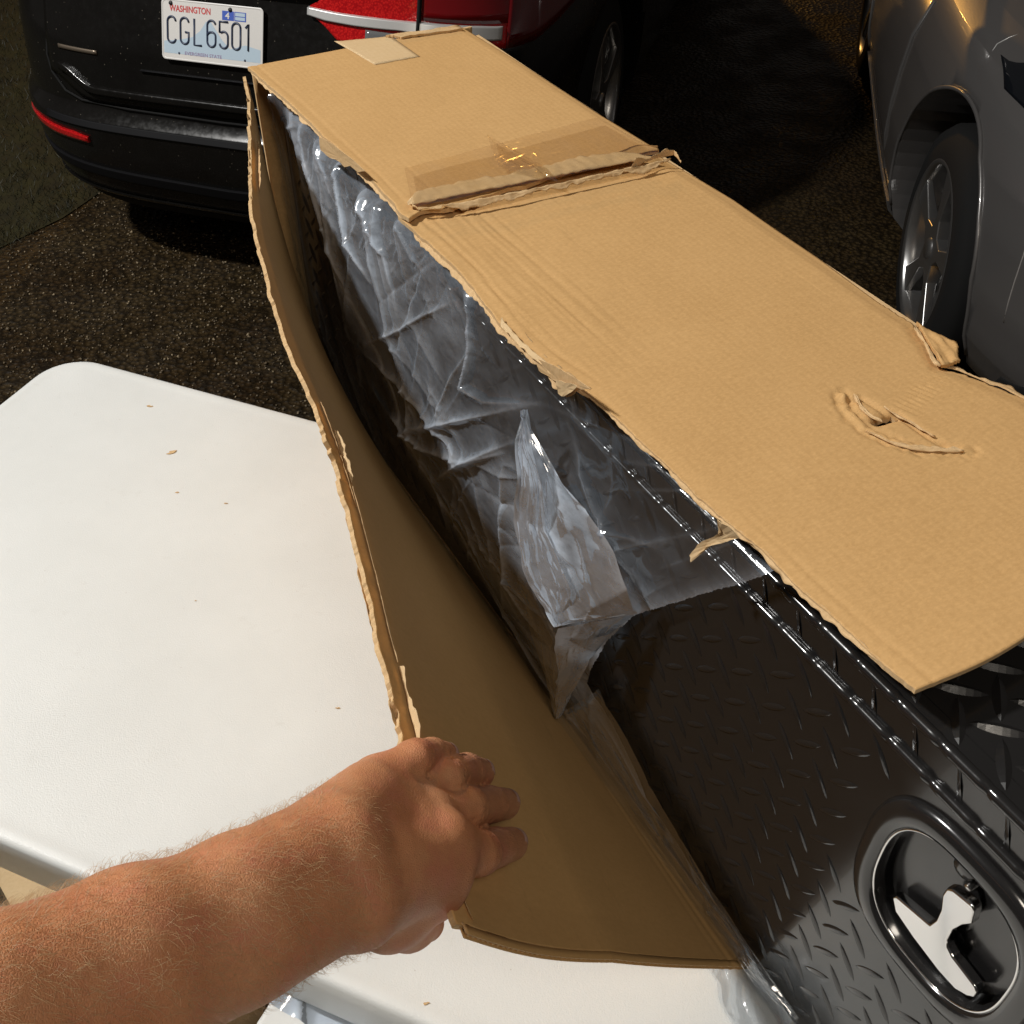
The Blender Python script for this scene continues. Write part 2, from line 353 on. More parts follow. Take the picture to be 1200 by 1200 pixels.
# ================================================================== table
TA = np.array([.925, -.380]); TA /= np.linalg.norm(TA); TB = np.array([-TA[1], TA[0]])
ta0, ta1, tb0, tb1 = -1.312, .52, .353, 1.138
tc = TA*(ta0+ta1)/2+TB*(tb0+tb1)/2
table = empty('folding_table', (tc[0], tc[1], 0), math.atan2(TA[1], TA[0]), label='white moulded plastic folding table under the cardboard box', cat='table')
def rrect(hx, hy, r, n=10):
    P = []
    for cx, cy, a0 in ((hx-r, hy-r, 0), (-hx+r, hy-r, 90), (-hx+r, -hy+r, 180), (hx-r, -hy+r, 270)):
        for k in range(n+1): a = math.radians(a0+90*k/n); P.append((cx+r*math.cos(a), cy+r*math.sin(a)))
    return np.array(P)
def tabletop():
    hx, hy = (ta1-ta0)/2, (tb1-tb0)/2; V = []; m = None
    prof = [(0.030, TZ-.0006), (.020, TZ-.0006), (.016, TZ), (.008, TZ), (.0035, TZ-.0012), (.0008, TZ-.004), (0, TZ-.009), (.001, TZ-.082), (.004, TZ-.083), (.006, TZ-.075), (.03, TZ-.038)]
    for ins, z in prof:
        P = rrect(hx-ins, hy-ins, .075-ins*.6); V += [(x, y, z) for x, y in P]; m = len(P)
    Fc = [tuple(f) for f in grid_faces(len(prof), m, True)]
    Fc.append(tuple(range(m))); Fc.append(tuple(range((len(prof)-1)*m, len(prof)*m))[::-1])
    o = mesh('tabletop', V, Fc, M['white'], table, fix=True)
    o.data.polygons[len(o.data.polygons)-2].use_smooth = False; o.data.polygons[len(o.data.polygons)-1].use_smooth = False
tabletop()
for sx in (-1, 1):
    for sy in (-1, 1):
        MB().tube([(sx*.62, sy*.30, TZ-.05), (sx*.66, sy*.31, .01)], .0127, 10).build('leg', M['steel'], table, True)
    MB().tube([(sx*.65, -.30, .30), (sx*.65, .30, .30)], .009, 8).build('crossbar', M['steel'], table, True)
# crumbs of cardboard on the table
def crumb(px, py, s, label, seed):
    P = hz(px, py, TZ); r = random.Random(seed); n = 9
    V = []; 
    for i in range(n):
        a = 2*math.pi*i/n; q = s*r.uniform(.35, 1.1); V.append((q*math.cos(a)*1.6, q*math.sin(a)*.7, r.uniform(.0003, .0012)))
    V += [(v[0], v[1], 0) for v in V]
    Fc = [tuple(range(n)), tuple(range(n, 2*n))[::-1]]+[(i, i+n, (i+1) % n+n, (i+1) % n) for i in range(n)]
    o = mesh('cardboard_crumb', V, Fc, M['card_raw'], smooth=False, label=label, cat='crumb', group='cardboard crumbs on the white table')
    o.location = P; o.rotation_euler = (0, 0, r.uniform(-.4, .4))
crumb(202, 530, .0065, 'largest brown cardboard flake on the bare far end of the white table', 1)
crumb(175, 476, .0035, 'thin brown flake on the white table closest to its far left corner', 2)
crumb(208, 577, .0022, 'tiny brown speck on the white table just on the near side of the largest flake', 3)
crumb(265, 590, .0022, 'tiny speck on the white table between the largest flake and the torn cardboard panel', 4)
crumb(396, 830, .0020, 'tiny brown crumb on the white table just above the hand by the open cardboard panel', 5)
crumb(499, 1176, .0026, 'small brown crumb on the white table near its front edge below the hand', 6)
crumb(229, 704, .0014, 'tiny speck alone in the middle of the bare white table top', 7)
# ================================================================== toolbox
tb = empty('toolbox', tuple(OB), PHI, label='black diamond plate truck toolbox lying on its back inside the torn cardboard box', cat='toolbox')
TL0, TL1, TH = -.30, 1.455, .478
body = MB().box(.012, .300, TL0, TL1, .004, TH-.003).build('body', M['black'], tb); bevel(body, .004)
HC = np.array([.163, .336])                      # handle centre (l, z)
def sup(l, z, a, b, n=2.9): return (np.abs((l-HC[0])/a)**n+np.abs((z-HC[1])/b)**n)**(1/n)
def lid_skin():
    ls = np.arange(TL0, TL1+.001, .0075); zs = np.concatenate([np.linspace(.006, .441, 70)])
    Lg, Zg = np.meshgrid(ls, zs, indexing='ij')
    P = np.stack([0*Lg, Lg, Zg], -1); cl = (Lg[1:, 1:]+Lg[:-1, :-1])/2; cz = (Zg[1:, 1:]+Zg[:-1, :-1])/2
    keep = sup(cl, cz, .062, .072) > 1
    f = grid_faces(*Lg.shape)[keep.reshape(-1)]; V = list(P.reshape(-1, 3)); Fc = [tuple(x[::-1]) for x in f]
    # rolled lips round the sheet: bottom hem and the lipped top band up to the upper rib
    prof = [(0, .441), (.0015, .4445), (.0015, .472), (.0022, .475), (.006, .478), (.02, .478)]
    b = len(V); V += [(w, l, z) for l in (TL0, TL1) for w, z in prof]; m = len(prof)
    Fc += [(b+i, b+m+i, b+m+i+1, b+i+1) for i in range(m-1)]
    prof = [(0, .006), (.003, .001), (.012, .001)]
    b = len(V); V += [(w, l, z) for l in (TL0, TL1) for w, z in prof]; m = 3
    Fc += [(b+i, b+i+1, b+m+i+1, b+m+i) for i in range(m-1)]
    return mesh('lid', V, Fc, M['black'], tb, smooth=False)
lid = lid_skin()
sidep = MB().add([(.0203, TL0, TH), (.300, TL0, TH), (.300, TL1, TH), (.0203, TL1, TH)], [(0, 1, 2, 3)]).build('side_panel', M['black'], tb)
# ribs where the lid is rolled, pinched wherever a lug crosses
def rib(name, w, z, r, ph):
    pts = []; R = []
    for l in np.arange(TL0, TL1, .0032):
        q = abs(((l-ph)/.0395+.5) % 1-.5)*.0395
        k = math.exp(-(q/.0035)**2); pts.append((w+.0006*k, l, z-.0005*k)); R.append(r*(1-.10*k)+.0004*math.exp(-((q-.006)/.002)**2))
    MB().tube(pts, R, 22).build(name, M['black'], lid, True)
rib('rolled_edge', .0004, .4415, .0042, .212); rib('rolled_edge', .0036, .4750, .0046, .218)
# raised lugs of the tread plate
def lug_mesh(Lh=.0175, wd=.0032, h=.0023):
    V = []; ns = 9
    for i in range(ns):
        t = -1+2*i/(ns-1); w = wd*(1-t*t)**.8+.0002; hh = h*(1-t*t)**.7
        V += [(t*Lh, -w, 0), (t*Lh, 0, hh+.00005), (t*Lh, w, 0)]
    Fc = []
    for i in range(ns-1):
        a = i*3; Fc += [(a, a+3, a+4, a+1), (a+1, a+4, a+5, a+2)]
    me = bpy.data.meshes.new('tread_lug'); me.from_pydata(V, [], Fc); me.materials.append(M['black']); me.polygons.foreach_set('use_smooth', [True]*len(me.polygons)); me.update()
    return me
LUG = lug_mesh(); LUGT = lug_mesh(.0205, .0048, .0027)
def lugs():
    spots = []
    for i in range(-14, 34):
        for j in range(0, 12):
            for k in (0, 1):
                l = .212+(i+.5*k)*.0410; z = .132+(j-4+.5*k)*.0410-(0 if not k else 0)
                if not (.02 < z < .437 and TL0+.02 < l < TL1-.02): continue
                if sup(l, z, .098, .112) < 1: continue
                ang = math.radians(45 if k == 0 else -45)
                # local axes: x along lug in the lid plane (l,z), z outward (-w)
                ex = Vector((0, math.cos(ang), math.sin(ang))); ez = Vector((-1, 0, 0)); ey = ez.cross(ex)
                Mx = Matrix((ex, ey, ez)).transposed().to_4x4(); Mx.translation = Vector((-.0001, l, z)); spots.append((abs(l-.3), LUG, lid, Mx, 0))
    for i in range(-12, 34):
        for j in range(0, 8):
            for k in (0, 1):
                l = .226+(i+.5*k)*.0385; w = .024+(j+.5*k)*.0385
                if not (w < .288 and TL0+.02 < l < TL1-.02): continue
                ang = math.radians(45 if k else -45)
                ang = math.radians(-45 if k else 45)
                ex = Vector((math.cos(ang), math.sin(ang), 0)); ez = Vector((0, 0, 1)); ey = ez.cross(ex)
                Mx = Matrix((ex, ey, ez)).transposed().to_4x4(); Mx.translation = Vector((w, l, TH+.0001)); spots.append((abs(l-.1)+(.0 if l < .3 else 3), LUGT, sidep, Mx, 1))
    spots.sort(key=lambda s: s[0]); cnt = {0: 0, 1: 0}; rest = {0: MB(), 1: MB()}
    for d, me, par, Mx, w in spots:
        if cnt[w] < (240 if w == 0 else 55):
            o = bpy.data.objects.new('tread_lug', me); COL.objects.link(o); o.parent = par; o.matrix_local = Mx; cnt[w] += 1
        else: rest[w].add([Mx @ v.co for v in me.vertices], [tuple(p.vertices) for p in me.polygons])
    rest[0].build('tread_lugs', M['black'], lid, kind='stuff'); rest[1].build('tread_lugs', M['black'], sidep, kind='stuff')
lugs()
# small pressed chevrons between the two rolled edges
emb = MB().add([(.0014, -.004, .446), (.0002, .001, .459), (.0014, .006, .471), (.0014, .001, .446), (.0014, .009, .471)], [(0, 1, 3), (1, 4, 3), (1, 2, 4)]).build('lip_embossing', M['black'], lid)
emb.location = (0, .2325-12*.0395, 0)
for i in range(-11, 30): share(emb, lid, (0, .2325+i*.0395, 0))
# handle: bezel, bowl, T shaped chrome paddle, lock
def superpts(a, b, n=64, e=2.9, c=HC):
    P = []
    for q in np.arange(n)*2*math.pi/n:
        cx, cz = math.cos(q), math.sin(q); P.append((c[0]+a*math.copysign(abs(cx)**(2/e), cx), c[1]+b*math.copysign(abs(cz)**(2/e), cz)))
    return P
def ringed(name, rings, m, parent, cap=False):
    V = []; n = 0
    for w, a, b, e in rings: P = superpts(a, b, e=e); V += [(w, l, z) for l, z in P]; n = len(P)
    Fc = [tuple(f[::-1]) for f in grid_faces(len(rings), n, True)]
    if cap: Fc.append(tuple(range((len(rings)-1)*n, len(rings)*n)))
    return mesh(name, V, Fc, m, parent)
handle = ringed('handle_bezel', [(.0005, .0790, .0905, 2.9), (-.003, .0785, .0900, 2.9), (-.0062, .0755, .087, 2.9), (-.0075, .071, .082, 2.9), (-.0078, .066, .077, 2.8), (-.0068, .0615, .0725, 2.7), (-.004, .0595, .0705, 2.7), (.006, .0575, .0685, 2.6)], M['black'], tb)
ringed('handle_bowl', [(.0055, .0580, .069, 2.6), (.016, .054, .065, 2.5), (.028, .046, .056, 2.4), (.033, .036, .046, 2.2)], M['black_in'], handle, True)
rp = superpts(.0590, .0700, 90, 2.65)
MB().tube([(-.0034, l, z) for l, z in rp+rp[:1]], .0011, 8, False).build('rim_highlight', M['chrome'], handle, True)  # chrome tube added as the highlight on the gloss black bowl edge
Tpx = [(1041.7, 1053), (1046, 1052), (1087, 1085), (1095, 1079), (1101, 1066), (1103, 1049), (1108, 1042), (1115, 1043), (1140, 1062), (1141, 1070), (1138, 1083), (1127, 1085), (1115, 1091), (1108, 1104), (1109, 1112), (1115, 1123), (1142, 1157), (1144, 1164), (1141, 1170), (1133, 1169), (1118, 1161), (1097, 1139), (1067, 1101), (1045, 1070)]
T2 = [on_lid(x, y, -.003)[1:] for x, y in Tpx]; tilt = lambda p: -.002+.03*(p[0]-.163)-.02*(p[1]-.336); nT = len(T2)
bm = bmesh.new(); top = [bm.verts.new((tilt(p), p[0], p[1])) for p in T2]; bot = [bm.verts.new((tilt(p)+.009, p[0], p[1])) for p in T2]
bm.faces.new(top); bm.faces.new(bot[::-1])
for i in range(nT): bm.faces.new((top[i], bot[i], bot[(i+1) % nT], top[(i+1) % nT]))
bmesh.ops.recalc_face_normals(bm, faces=bm.faces)
me = bpy.data.meshes.new('paddle'); bm.to_mesh(me); bm.free(); me.materials.append(M['chrome'])
pad = bpy.data.objects.new('paddle', me); COL.objects.link(pad); pad.parent = handle; bevel(pad, .0018, 4)
def disc(name, px, py, w0, w1, r, m, parent, n=20):
    p = on_lid(px, py, w0); V = []
    prof = [(w1, r), (w0+.001, r), (w0, r*.85), (w0, 0.0001)]
    for w, rr in prof: V += [(w, p[1]+rr*math.cos(q), p[2]+rr*math.sin(q)) for q in np.arange(n)*2*math.pi/n]
    return mesh(name, V, [tuple(f) for f in grid_faces(len(prof), n, True)], m, parent)
disc('lock_cylinder', 1128, 1020, .004, .03, .0085, M['black'], handle)
disc('key_slot', 1133, 1041, .001, .012, .0028, M['chrome'], handle)
disc('pivot_pin', 1124, 1098, .012, .03, .0055, M['steel'], handle)
# ================================================================== cardboard box
cb = empty('cardboard_box', tuple(OB), PHI, label='long brown cardboard box torn open along one side with tape across its top', cat='box')
left_px = [(290, 78), (347, 127), (380, 160), (410, 187), (433, 207), (473, 253), (513, 293), (547, 327), (587, 380), (627, 417), (650, 433), (687, 457), (713, 477), (753, 517), (793, 553), (820, 580), (867, 620), (900, 647), (932, 680), (977, 720), (1017, 757), (1072, 802)]
right_px = [(545, 32), (600, 66), (700, 130), (790, 185), (860, 232), (960, 300), (1028, 350), (1072, 378), (1104, 429), (1130, 436), (1142, 440), (1171, 452), (1200, 464), (1260, 500)]
HN, HF = .513, .519
le = np.array([on_top(x, y, HN if x > 480 else HF) for x, y in left_px]); re_ = np.array([on_top(x, y, HN if x > 790 else HF) for x, y in right_px])
def interp(arr, l): o = np.argsort(arr[:, 1]); return np.interp(l, arr[o, 1], arr[o, 0])
def wl(l): return interp(le, l)+.0014*vnoise(l*60, l*0+.5, 3)+.0006*vnoise(l*260, l*0+.5, 4)
def wr(l): return interp(re_, l)+np.where(l < .60, .0015*vnoise(l*180, l*0+.5, 5)+.0012*vnoise(l*500, l*0+.5, 6), 0)
def groove(w, c, s): return np.exp(-((w-c)/s)**2)
def seglen(px, h): return [tuple(on_top(x, y, h)[:2]) for x, y in px]
def polyd(w, l, pts):
    """distance to polyline in (w,l) and the parameter along it"""
    best = np.full(np.shape(w), 9.); par = np.zeros(np.shape(w)); n = len(pts)-1
    for i in range(n):
        a = np.array(pts[i]); b = np.array(pts[i+1]); d = b-a; t = np.clip(((w-a[0])*d[0]+(l-a[1])*d[1])/(d@d), 0, 1)
        q = np.hypot(w-a[0]-t*d[0], l-a[1]-t*d[1]); m = q < best; best = np.where(m, q, best); par = np.where(m, (i+t)/n, par)
    return best, par
dent1 = seglen([(988, 462), (992, 478), (1012, 500), (1040, 514), (1075, 524), (1105, 526), (1135, 527)], HN)
dent2 = seglen([(990, 470), (1010, 465), (1035, 480), (1060, 490), (1090, 512), (1120, 524)], HN)
hole = seglen([(1028, 492), (1048, 486)], HN); perf = seglen([(1105, 432), (1090, 452), (1060, 480)], HN)
def top_near():
    l0, l1 = .244, .985; ls = np.linspace(l0, l1, 330); t = np.linspace(0, 1, 150)
    Lg, T = np.meshgrid(ls, t, indexing='ij'); a = wl(ls)[:, None]; b = wr(ls)[:, None]; Wg = a+(b-a)*T
    # the near edge is not quite square
    Lg = Lg-(.010*T+.004*np.sin(T*9))*smoothstep(.32, .244, Lg)
    Z = HN+.0022*fbm(Wg*5, Lg*4, 11, 3)-.0016*np.exp(-(T/.03)**2)-.0030*smoothstep(.94, 1., T)
    ed = Wg-interp(le, Lg)
    Z -= .0011*groove(ed, .018, .0022)*smoothstep(.60, .66, Lg)+.0009*groove(ed, .014, .0025)*smoothstep(.5, .3, Lg)
    for c, s, d in ((.048, .002, .0007), (.061, .0016, .0004), (.030, .0016, .0005)): Z -= d*groove(Wg, c+.003*np.sin(Lg*4), s)*smoothstep(.55, .75, Lg)
    Z += .0005*vnoise(Wg*340, Lg*20, 5)*smoothstep(.07, .03, Wg)*smoothstep(.6, .75, Lg)
    d, p = polyd(Wg, Lg, dent1); Z += .0015*np.exp(-(d/.0022)**2)*(1-p)**.5-.0016*np.exp(-((d-.006)/.003)**2)*(d > .003)
    Z += (.0012*vnoise(Wg*260, Lg*260, 8)+.0010*vnoise(Wg*520, Lg*160, 18))*np.exp(-(d/.011)**2)
    d2, p2 = polyd(Wg, Lg, dent2); Z -= .0030*np.exp(-(d2/.0030)**2)
    d3, p3 = polyd(Wg, Lg, perf); Z += .0009*np.exp(-(d3/.010)**4)*np.sin(p3*95)*smoothstep(0, .2, p3)
    d4, p4 = polyd(Wg, Lg, hole); Z -= .006*np.exp(-(d4/.0055)**2)
    P = np.stack([Wg, Lg, Z], -1); Q = P-np.array([0, 0, .0042])
    dc = (d4[1:, 1:]+d4[:-1, :-1])/2; keep = dc > .0034
    slab('top_panel', P, Q, [M['card'], M['card_raw']], cb, keep=keep, label='top panel nearest the viewer with a torn dent in it')
top_near()
def top_far():
    ls = np.linspace(.955, 1.458, 200); t = np.linspace(0, 1, 130)
    Lg, T = np.meshgrid(ls, t, indexing='ij'); a = wl(ls)[:, None]; b = wr(ls)[:, None]; Wg = a+(b-a)*T
    near = smoothstep(.975, .955, Lg)
    Lg = Lg-near*(-.030+.030*(1-T)+.005*fbm(T*9, T*0, 4, 3)+.010*smoothstep(.93, 1, T)-.012*np.exp(-((T-.06)/.05)**2))
    Z = HF+.0018*fbm(Wg*6, Lg*5, 21, 3)+near*(.0022+.0030*fbm(T*7, T*0+.3, 9, 3))+.0035*near*smoothstep(.6, .9, T)-.0020*smoothstep(.96, 1., T)
    Z -= .0009*groove(Wg, .022, .002)*smoothstep(1.12, 1.0, Lg); Z -= .0008*groove(Wg-interp(le, Lg), .012, .002)
    P = np.stack([Wg, Lg, Z], -1); slab('top_panel', P, P-np.array([0, 0, .0045]), [M['card'], M['card_raw']], cb, label='far top panel overlapping the nearer one at a taped seam')
top_far()
# end, side (and floor) panels
def strip_panel(name, a, b, z0, z1, th, nv=40):
    a = np.array(a); b = np.array(b); d = (b-a)/np.linalg.norm(b-a); nrm = np.array([-d[1], d[0]])
    s = np.linspace(0, 1, 60); z = np.linspace(z0, z1, 16); S, Zg = np.meshgrid(s, z, indexing='ij')
    P = np.stack([a[0]+(b[0]-a[0])*S, a[1]+(b[1]-a[1])*S, Zg], -1)
    bow = (.002*fbm(S*4, Zg*6, 5, 2))[..., None]*np.array([nrm[0], nrm[1], 0]); P = P+bow
    slab(name, P, P+np.array([nrm[0], nrm[1], 0])*th, [M['card'], M['card_raw']], cb)
strip_panel('end_panel', (-.030, 1.462), (.308, 1.462), .002, HF-.005, .0045)
strip_panel('side_panel', (.3035, 1.44), (.3035, .55), .002, HF-.010, .0045)
strip_panel('side_panel', (.3035, .548), (.3035, .26), .002, HN-.04, .0045)
MB().box(.0, .302, .30, 1.455, .0006, .0034).build('bottom_panel', M['card_in'], cb)
# the opened front panel
pe = np.array([(.2945, -.3130, .3870), (.376, -.299, .401), (.460, -.278, .415), (.647, -.233, .442), (.754, -.212, .452), (.936, -.189, .463), (1.13, -.146, .478), (1.30, -.085, .492), (1.42, -.045, .500), (1.462, -.032, .502)])
PL0 = .2945
def pedge(l, tear=True):
    w = np.interp(l, pe[:, 0], pe[:, 1]); z = np.interp(l, pe[:, 0], pe[:, 2])
    # smooth the polyline a little
    for d in (.04,): w = (w+np.interp(l-d, pe[:, 0], pe[:, 1])+np.interp(l+d, pe[:, 0], pe[:, 1]))/3; z = (z+np.interp(l-d, pe[:, 0], pe[:, 2])+np.interp(l+d, pe[:, 0], pe[:, 2]))/3
    return w, z
def tearf(l, seed):
    base = .0025*vnoise(l*24, l*0, seed)+.0016*vnoise(l*110, l*0, seed+1)+.0011*vnoise(l*330, l*0, seed+2)
    rough = np.exp(-((l-.72)/.05)**2)+np.exp(-((l-.46)/.03)**2)+.7*np.exp(-((l-1.25)/.06)**2)
    return base+rough*(.0045*vnoise(l*210, l*0, seed+3)-.004)
def panel_pt(l, s, off=0.):
    """s = 0..1 from crease to torn edge; off = metres towards the toolbox side"""
    w, z = pedge(l); ln = np.hypot(w, z); nx, nz = z/ln, -w/ln
    bow = -.010*np.sin(np.pi*s)-.006*np.sin(np.pi*np.clip((s-.55)/.45, 0, 1))*smoothstep(.9, .4, l)
    return np.stack([w*s+nx*(off+bow)-.004, l+0*s, z*s+nz*(off+bow)+.004+0*l], -1)
def front_panel():
    ls = np.concatenate([np.linspace(PL0+.007, .9, 330), np.linspace(.9, 1.462, 230)[1:]]); ss = np.concatenate([np.linspace(-.025, .14, 22), np.linspace(.14, .9, 36)[1:], np.linspace(.9, 1, 14)[1:]])
    Lg, S = np.meshgrid(ls, ss, indexing='ij'); w, z = pedge(Lg); ln = np.hypot(w, z)
    S2 = S*(1+tearf(Lg, 31)/ln*smoothstep(.85, 1, S))
    g = -.0012*(groove(S, .045, .007)+groove(S, .085, .006)+.5*groove(S, .12, .006))+.0012*fbm(Lg*5, S*4, 2, 3)
    g = g+.0011*smoothstep(.93, .99, S)*vnoise(Lg*60, S*30, 9)-.003*smoothstep(.955, 1, S)
    P = panel_pt(Lg, S2, .002)+0; Q = panel_pt(Lg, S2, -.0022)
    nx, nz = z/ln, -w/ln; dv = np.stack([nx*g, 0*g, nz*g], -1)
    slab('front_panel', P+dv, Q+dv, [M['card_in'], M['card_raw']], cb, label='front panel torn free along its top and pushed outward by the hand')
    # liners and fluting at the cut near end
    l2 = np.array([PL0, PL0+.0075]); s2 = np.linspace(.0, .985, 160); Lg, S = np.meshgrid(l2, s2, indexing='ij')
    g = -.0012*(groove(S, .045, .007)+groove(S, .085, .006)+.5*groove(S, .12, .006))
    for o0, o1, nm in ((.002, .0014, 'liner'), (-.0016, -.0022, 'liner')):
        slab(nm, panel_pt(Lg, S, o0+g), panel_pt(Lg, S, o1+g), [M['card_in'], M['card_raw']], cb)
    s3 = np.linspace(.0, .985, 1000); Lg, S = np.meshgrid(np.array([PL0+.0012, PL0+.009]), s3, indexing='ij')
    g = -.0012*(groove(S, .045, .007)+groove(S, .085, .006)+.5*groove(S, .12, .006)); wv = .0013*np.sin(S*.5/.0072*2*math.pi)-.0001
    slab('fluting', panel_pt(Lg, S, wv+g+.00015), panel_pt(Lg, S, wv+g-.00015), [M['card_raw'], M['card_raw']], cb)
front_panel()
# torn paper layers
def ribbon(name, base, wdir, width, seed, m=None, n=None, lift=(0, 0, 0), amp=1., par=None, th=.0007):
    """irregular torn strip: base polyline, growing along wdir by a noisy width"""
    base = np.array(base, float); seg = np.r_[0, np.cumsum(np.linalg.norm(np.diff(base, axis=0), axis=1))]; tot = seg[-1]
    n = n or max(12, int(tot/.0022)); s = np.linspace(0, tot, n); B = np.stack([np.interp(s, seg, base[:, k]) for k in range(3)], -1)
    tt = s/tot; W = width*np.interp(tt, [0, .08, .92, 1], [.15, 1, 1, .1])*(1+.5*amp*vnoise(s*38, s*0, seed)+.26*amp*vnoise(s*120, s*0, seed+1)+.12*amp*vnoise(s*330, s*0, seed+4))
    q = np.linspace(0, 1, 7); wd_ = np.array(wdir, float); wd_ /= np.linalg.norm(wd_); lf = np.array(lift, float)
    P = B[:, None, :]+wd_*(W[:, None, None]*q[None, :, None])+lf*(q[None, :, None]**2)*(1+.6*vnoise(s*55, s*0, seed+2))[:, None, None]
    P = P+(.0010*vnoise(s[:, None]*150+q*0, q[None, :]*5+s[:, None]*0, seed+3))[..., None]*np.array([.3, 0, 1.])
    return slab(name, P, P-np.array([.0002, 0, th]), [m or M['card_raw'], M['card_raw']], par or cb)
def top_edge_pts(px, h): return [on_top(x, y, h) for x, y in px]
# along the torn left side of the top
ribbon('torn_edge', [(wl(np.array(l))+.001, l, HN-.004) for l in np.linspace(.95, .66, 60)], (-1, 0, -.9), .0048, 41, M['card_raw'])
ribbon('torn_edge', [(wl(np.array(l))+.001, l, HN-.003) for l in np.linspace(.66, .26, 90)], (-1, 0, -1.2), .0032, 47, M['card_raw'])
ribbon('torn_edge', [(wl(np.array(l))+.001, l, HF-.004) for l in np.linspace(1.45, .97, 90)], (-1, 0, -1.0), .0040, 49, M['card_raw'])
ribbon('torn_edge', top_edge_pts([(600, 365), (618, 395), (640, 418), (665, 436), (692, 455)], HN-.001), (-1, -.3, -.7), .013, 53, M['card_raw'], amp=1.3)
ribbon('torn_edge', top_edge_pts([(588, 372), (604, 392), (630, 417), (660, 437)], HN+.003), (-.6, -.1, -.5), .006, 57, M['card_pale'])
def tab(name, px, d, m, depth=.0006, curl=0., par=None):
    """flat torn tab through the given pixels at distance w from the lid"""
    C = np.array([on_lid(x, y, d) for x, y in px]); c = C.mean(0); n = len(C); V = [c]; 
    rings = [.5, 1.]; 
    for r in rings:
        for k in range(n):
            for f in (0, .33, .66):
                p = C[k]*(1-f)+C[(k+1) % n]*f; q = c+(p-c)*r; q = q+np.array([-curl*r*r*abs(p[2]-c[2])/.02*.004-.0008*random.random()*r, .0012*(random.random()-.5)*(r == 1), .0012*(random.random()-.5)*(r == 1)]); V.append(q)
    N = n*3; Fc = [(0, 1+k, 1+(k+1) % N) for k in range(N)]+[(1+k, 1+N+k, 1+N+(k+1) % N, 1+(k+1) % N) for k in range(N)]
    b = len(V); V2 = [v+np.array([depth, 0, 0]) for v in V]; F2 = [tuple(x+b for x in f[::-1]) for f in Fc]
    F3 = [(1+N+k, 1+N+k+b, 1+N+(k+1) % N+b, 1+N+(k+1) % N) for k in range(N)]
    return mesh(name, V+V2, Fc+F2+F3, m, par or cb, smooth=False)
tab('torn_flap', [(627, 419), (650, 428), (692, 455), (676, 458), (672, 463), (664, 466), (655, 458), (652, 448), (641, 440), (632, 434)], -.036, M['card_raw'])
tab('torn_flap', [(652, 446), (668, 449), (677, 452), (670, 460), (661, 465), (654, 461)], -.039, M['card_pale'])
tab('torn_flap', [(847, 606), (868, 618), (874, 626), (862, 631), (846, 636), (832, 640), (823, 648), (818, 654), (816, 648), (822, 636), (838, 628), (848, 622)], -.036, M['card_pale'], curl=1)
tab('torn_flap', [(374, 160), (392, 170), (412, 186), (428, 200), (420, 202), (414, 194), (404, 196), (398, 190), (386, 184), (376, 176)], -.034, M['card_raw'])
# paper layer lying peeled back on top and the bent corner at the right
def ztop(w, l, far): return HF+.0018*fbm(w*6, l*5, 21, 3) if far else HN+.0022*fbm(w*5, l*4, 11, 3)
def top_patch(name, px, h, m, th=.0008, bumpy=.0006, seed=0, par=None, n=14):
    a, b, c, d = [on_top(x, y, h) for x, y in px]; u = np.linspace(0, 1, n); U, Vv = np.meshgrid(u, u, indexing='ij'); U3, V3 = U[..., None], Vv[..., None]
    P = (a*(1-U3)+b*U3)*(1-V3)+(d*(1-U3)+c*U3)*V3; P[..., 2] += ztop(P[..., 0], P[..., 1], h > HF)-(HF if h > HF else HN)+bumpy*fbm(U*4, Vv*4, seed, 3)+bumpy*.8
    e = (.0012*vnoise(U*30, Vv*30, seed+1))*((U == 0)+(U == 1)+(Vv == 0)+(Vv == 1) > 0); P[..., 1] += e
    return slab(name, P, P-np.array([0, 0, th]), [m, m], par or cb)
top_patch('pale_torn_patch', [(392, 48), (458, 42), (492, 66), (439, 76)], HF+.0003, M['card_pale'], seed=61, th=.0003, bumpy=.00025)
top_patch('torn_flap', [(452, 42), (538, 31), (542, 34), (470, 44)], HF+.002, M['card_raw'], th=.003, bumpy=.002, seed=63)
top_patch('bent_corner', [(1074, 379), (1121, 404), (1124, 425), (1104, 430)], HN+.0015, M['card'], th=.0035, bumpy=.0025, seed=64)
ribbon('torn_edge', top_edge_pts([(1100, 428), (1125, 434), (1142, 441), (1171, 453), (1215, 472)], HN-.001), (1, .2, -.2), .006, 66, M['card_raw'], amp=1.5)
ribbon('torn_edge', top_edge_pts([(1000, 462), (1008, 478), (1022, 490), (1034, 494)], HN+.001), (1, .3, .1), .0035, 67, M['card_raw'])
ribbon('torn_edge', top_edge_pts([(1036, 476), (1052, 486), (1070, 495), (1096, 512)], HN), (-.7, -1, .15), .0045, 68, M['card_raw'], amp=1.5)
ribbon('torn_edge', top_edge_pts([(1015, 505), (1040, 517), (1070, 526), (1100, 529), (1130, 529)], HN+.001), (.3, 1, .1), .0045, 69, M['card_raw'], amp=1.5)
ribbon('torn_edge', top_edge_pts([(1074, 380), (1082, 395), (1092, 412), (1103, 428)], HN+.003), (-1, 0, .15), .004, 70, M['card_raw'])
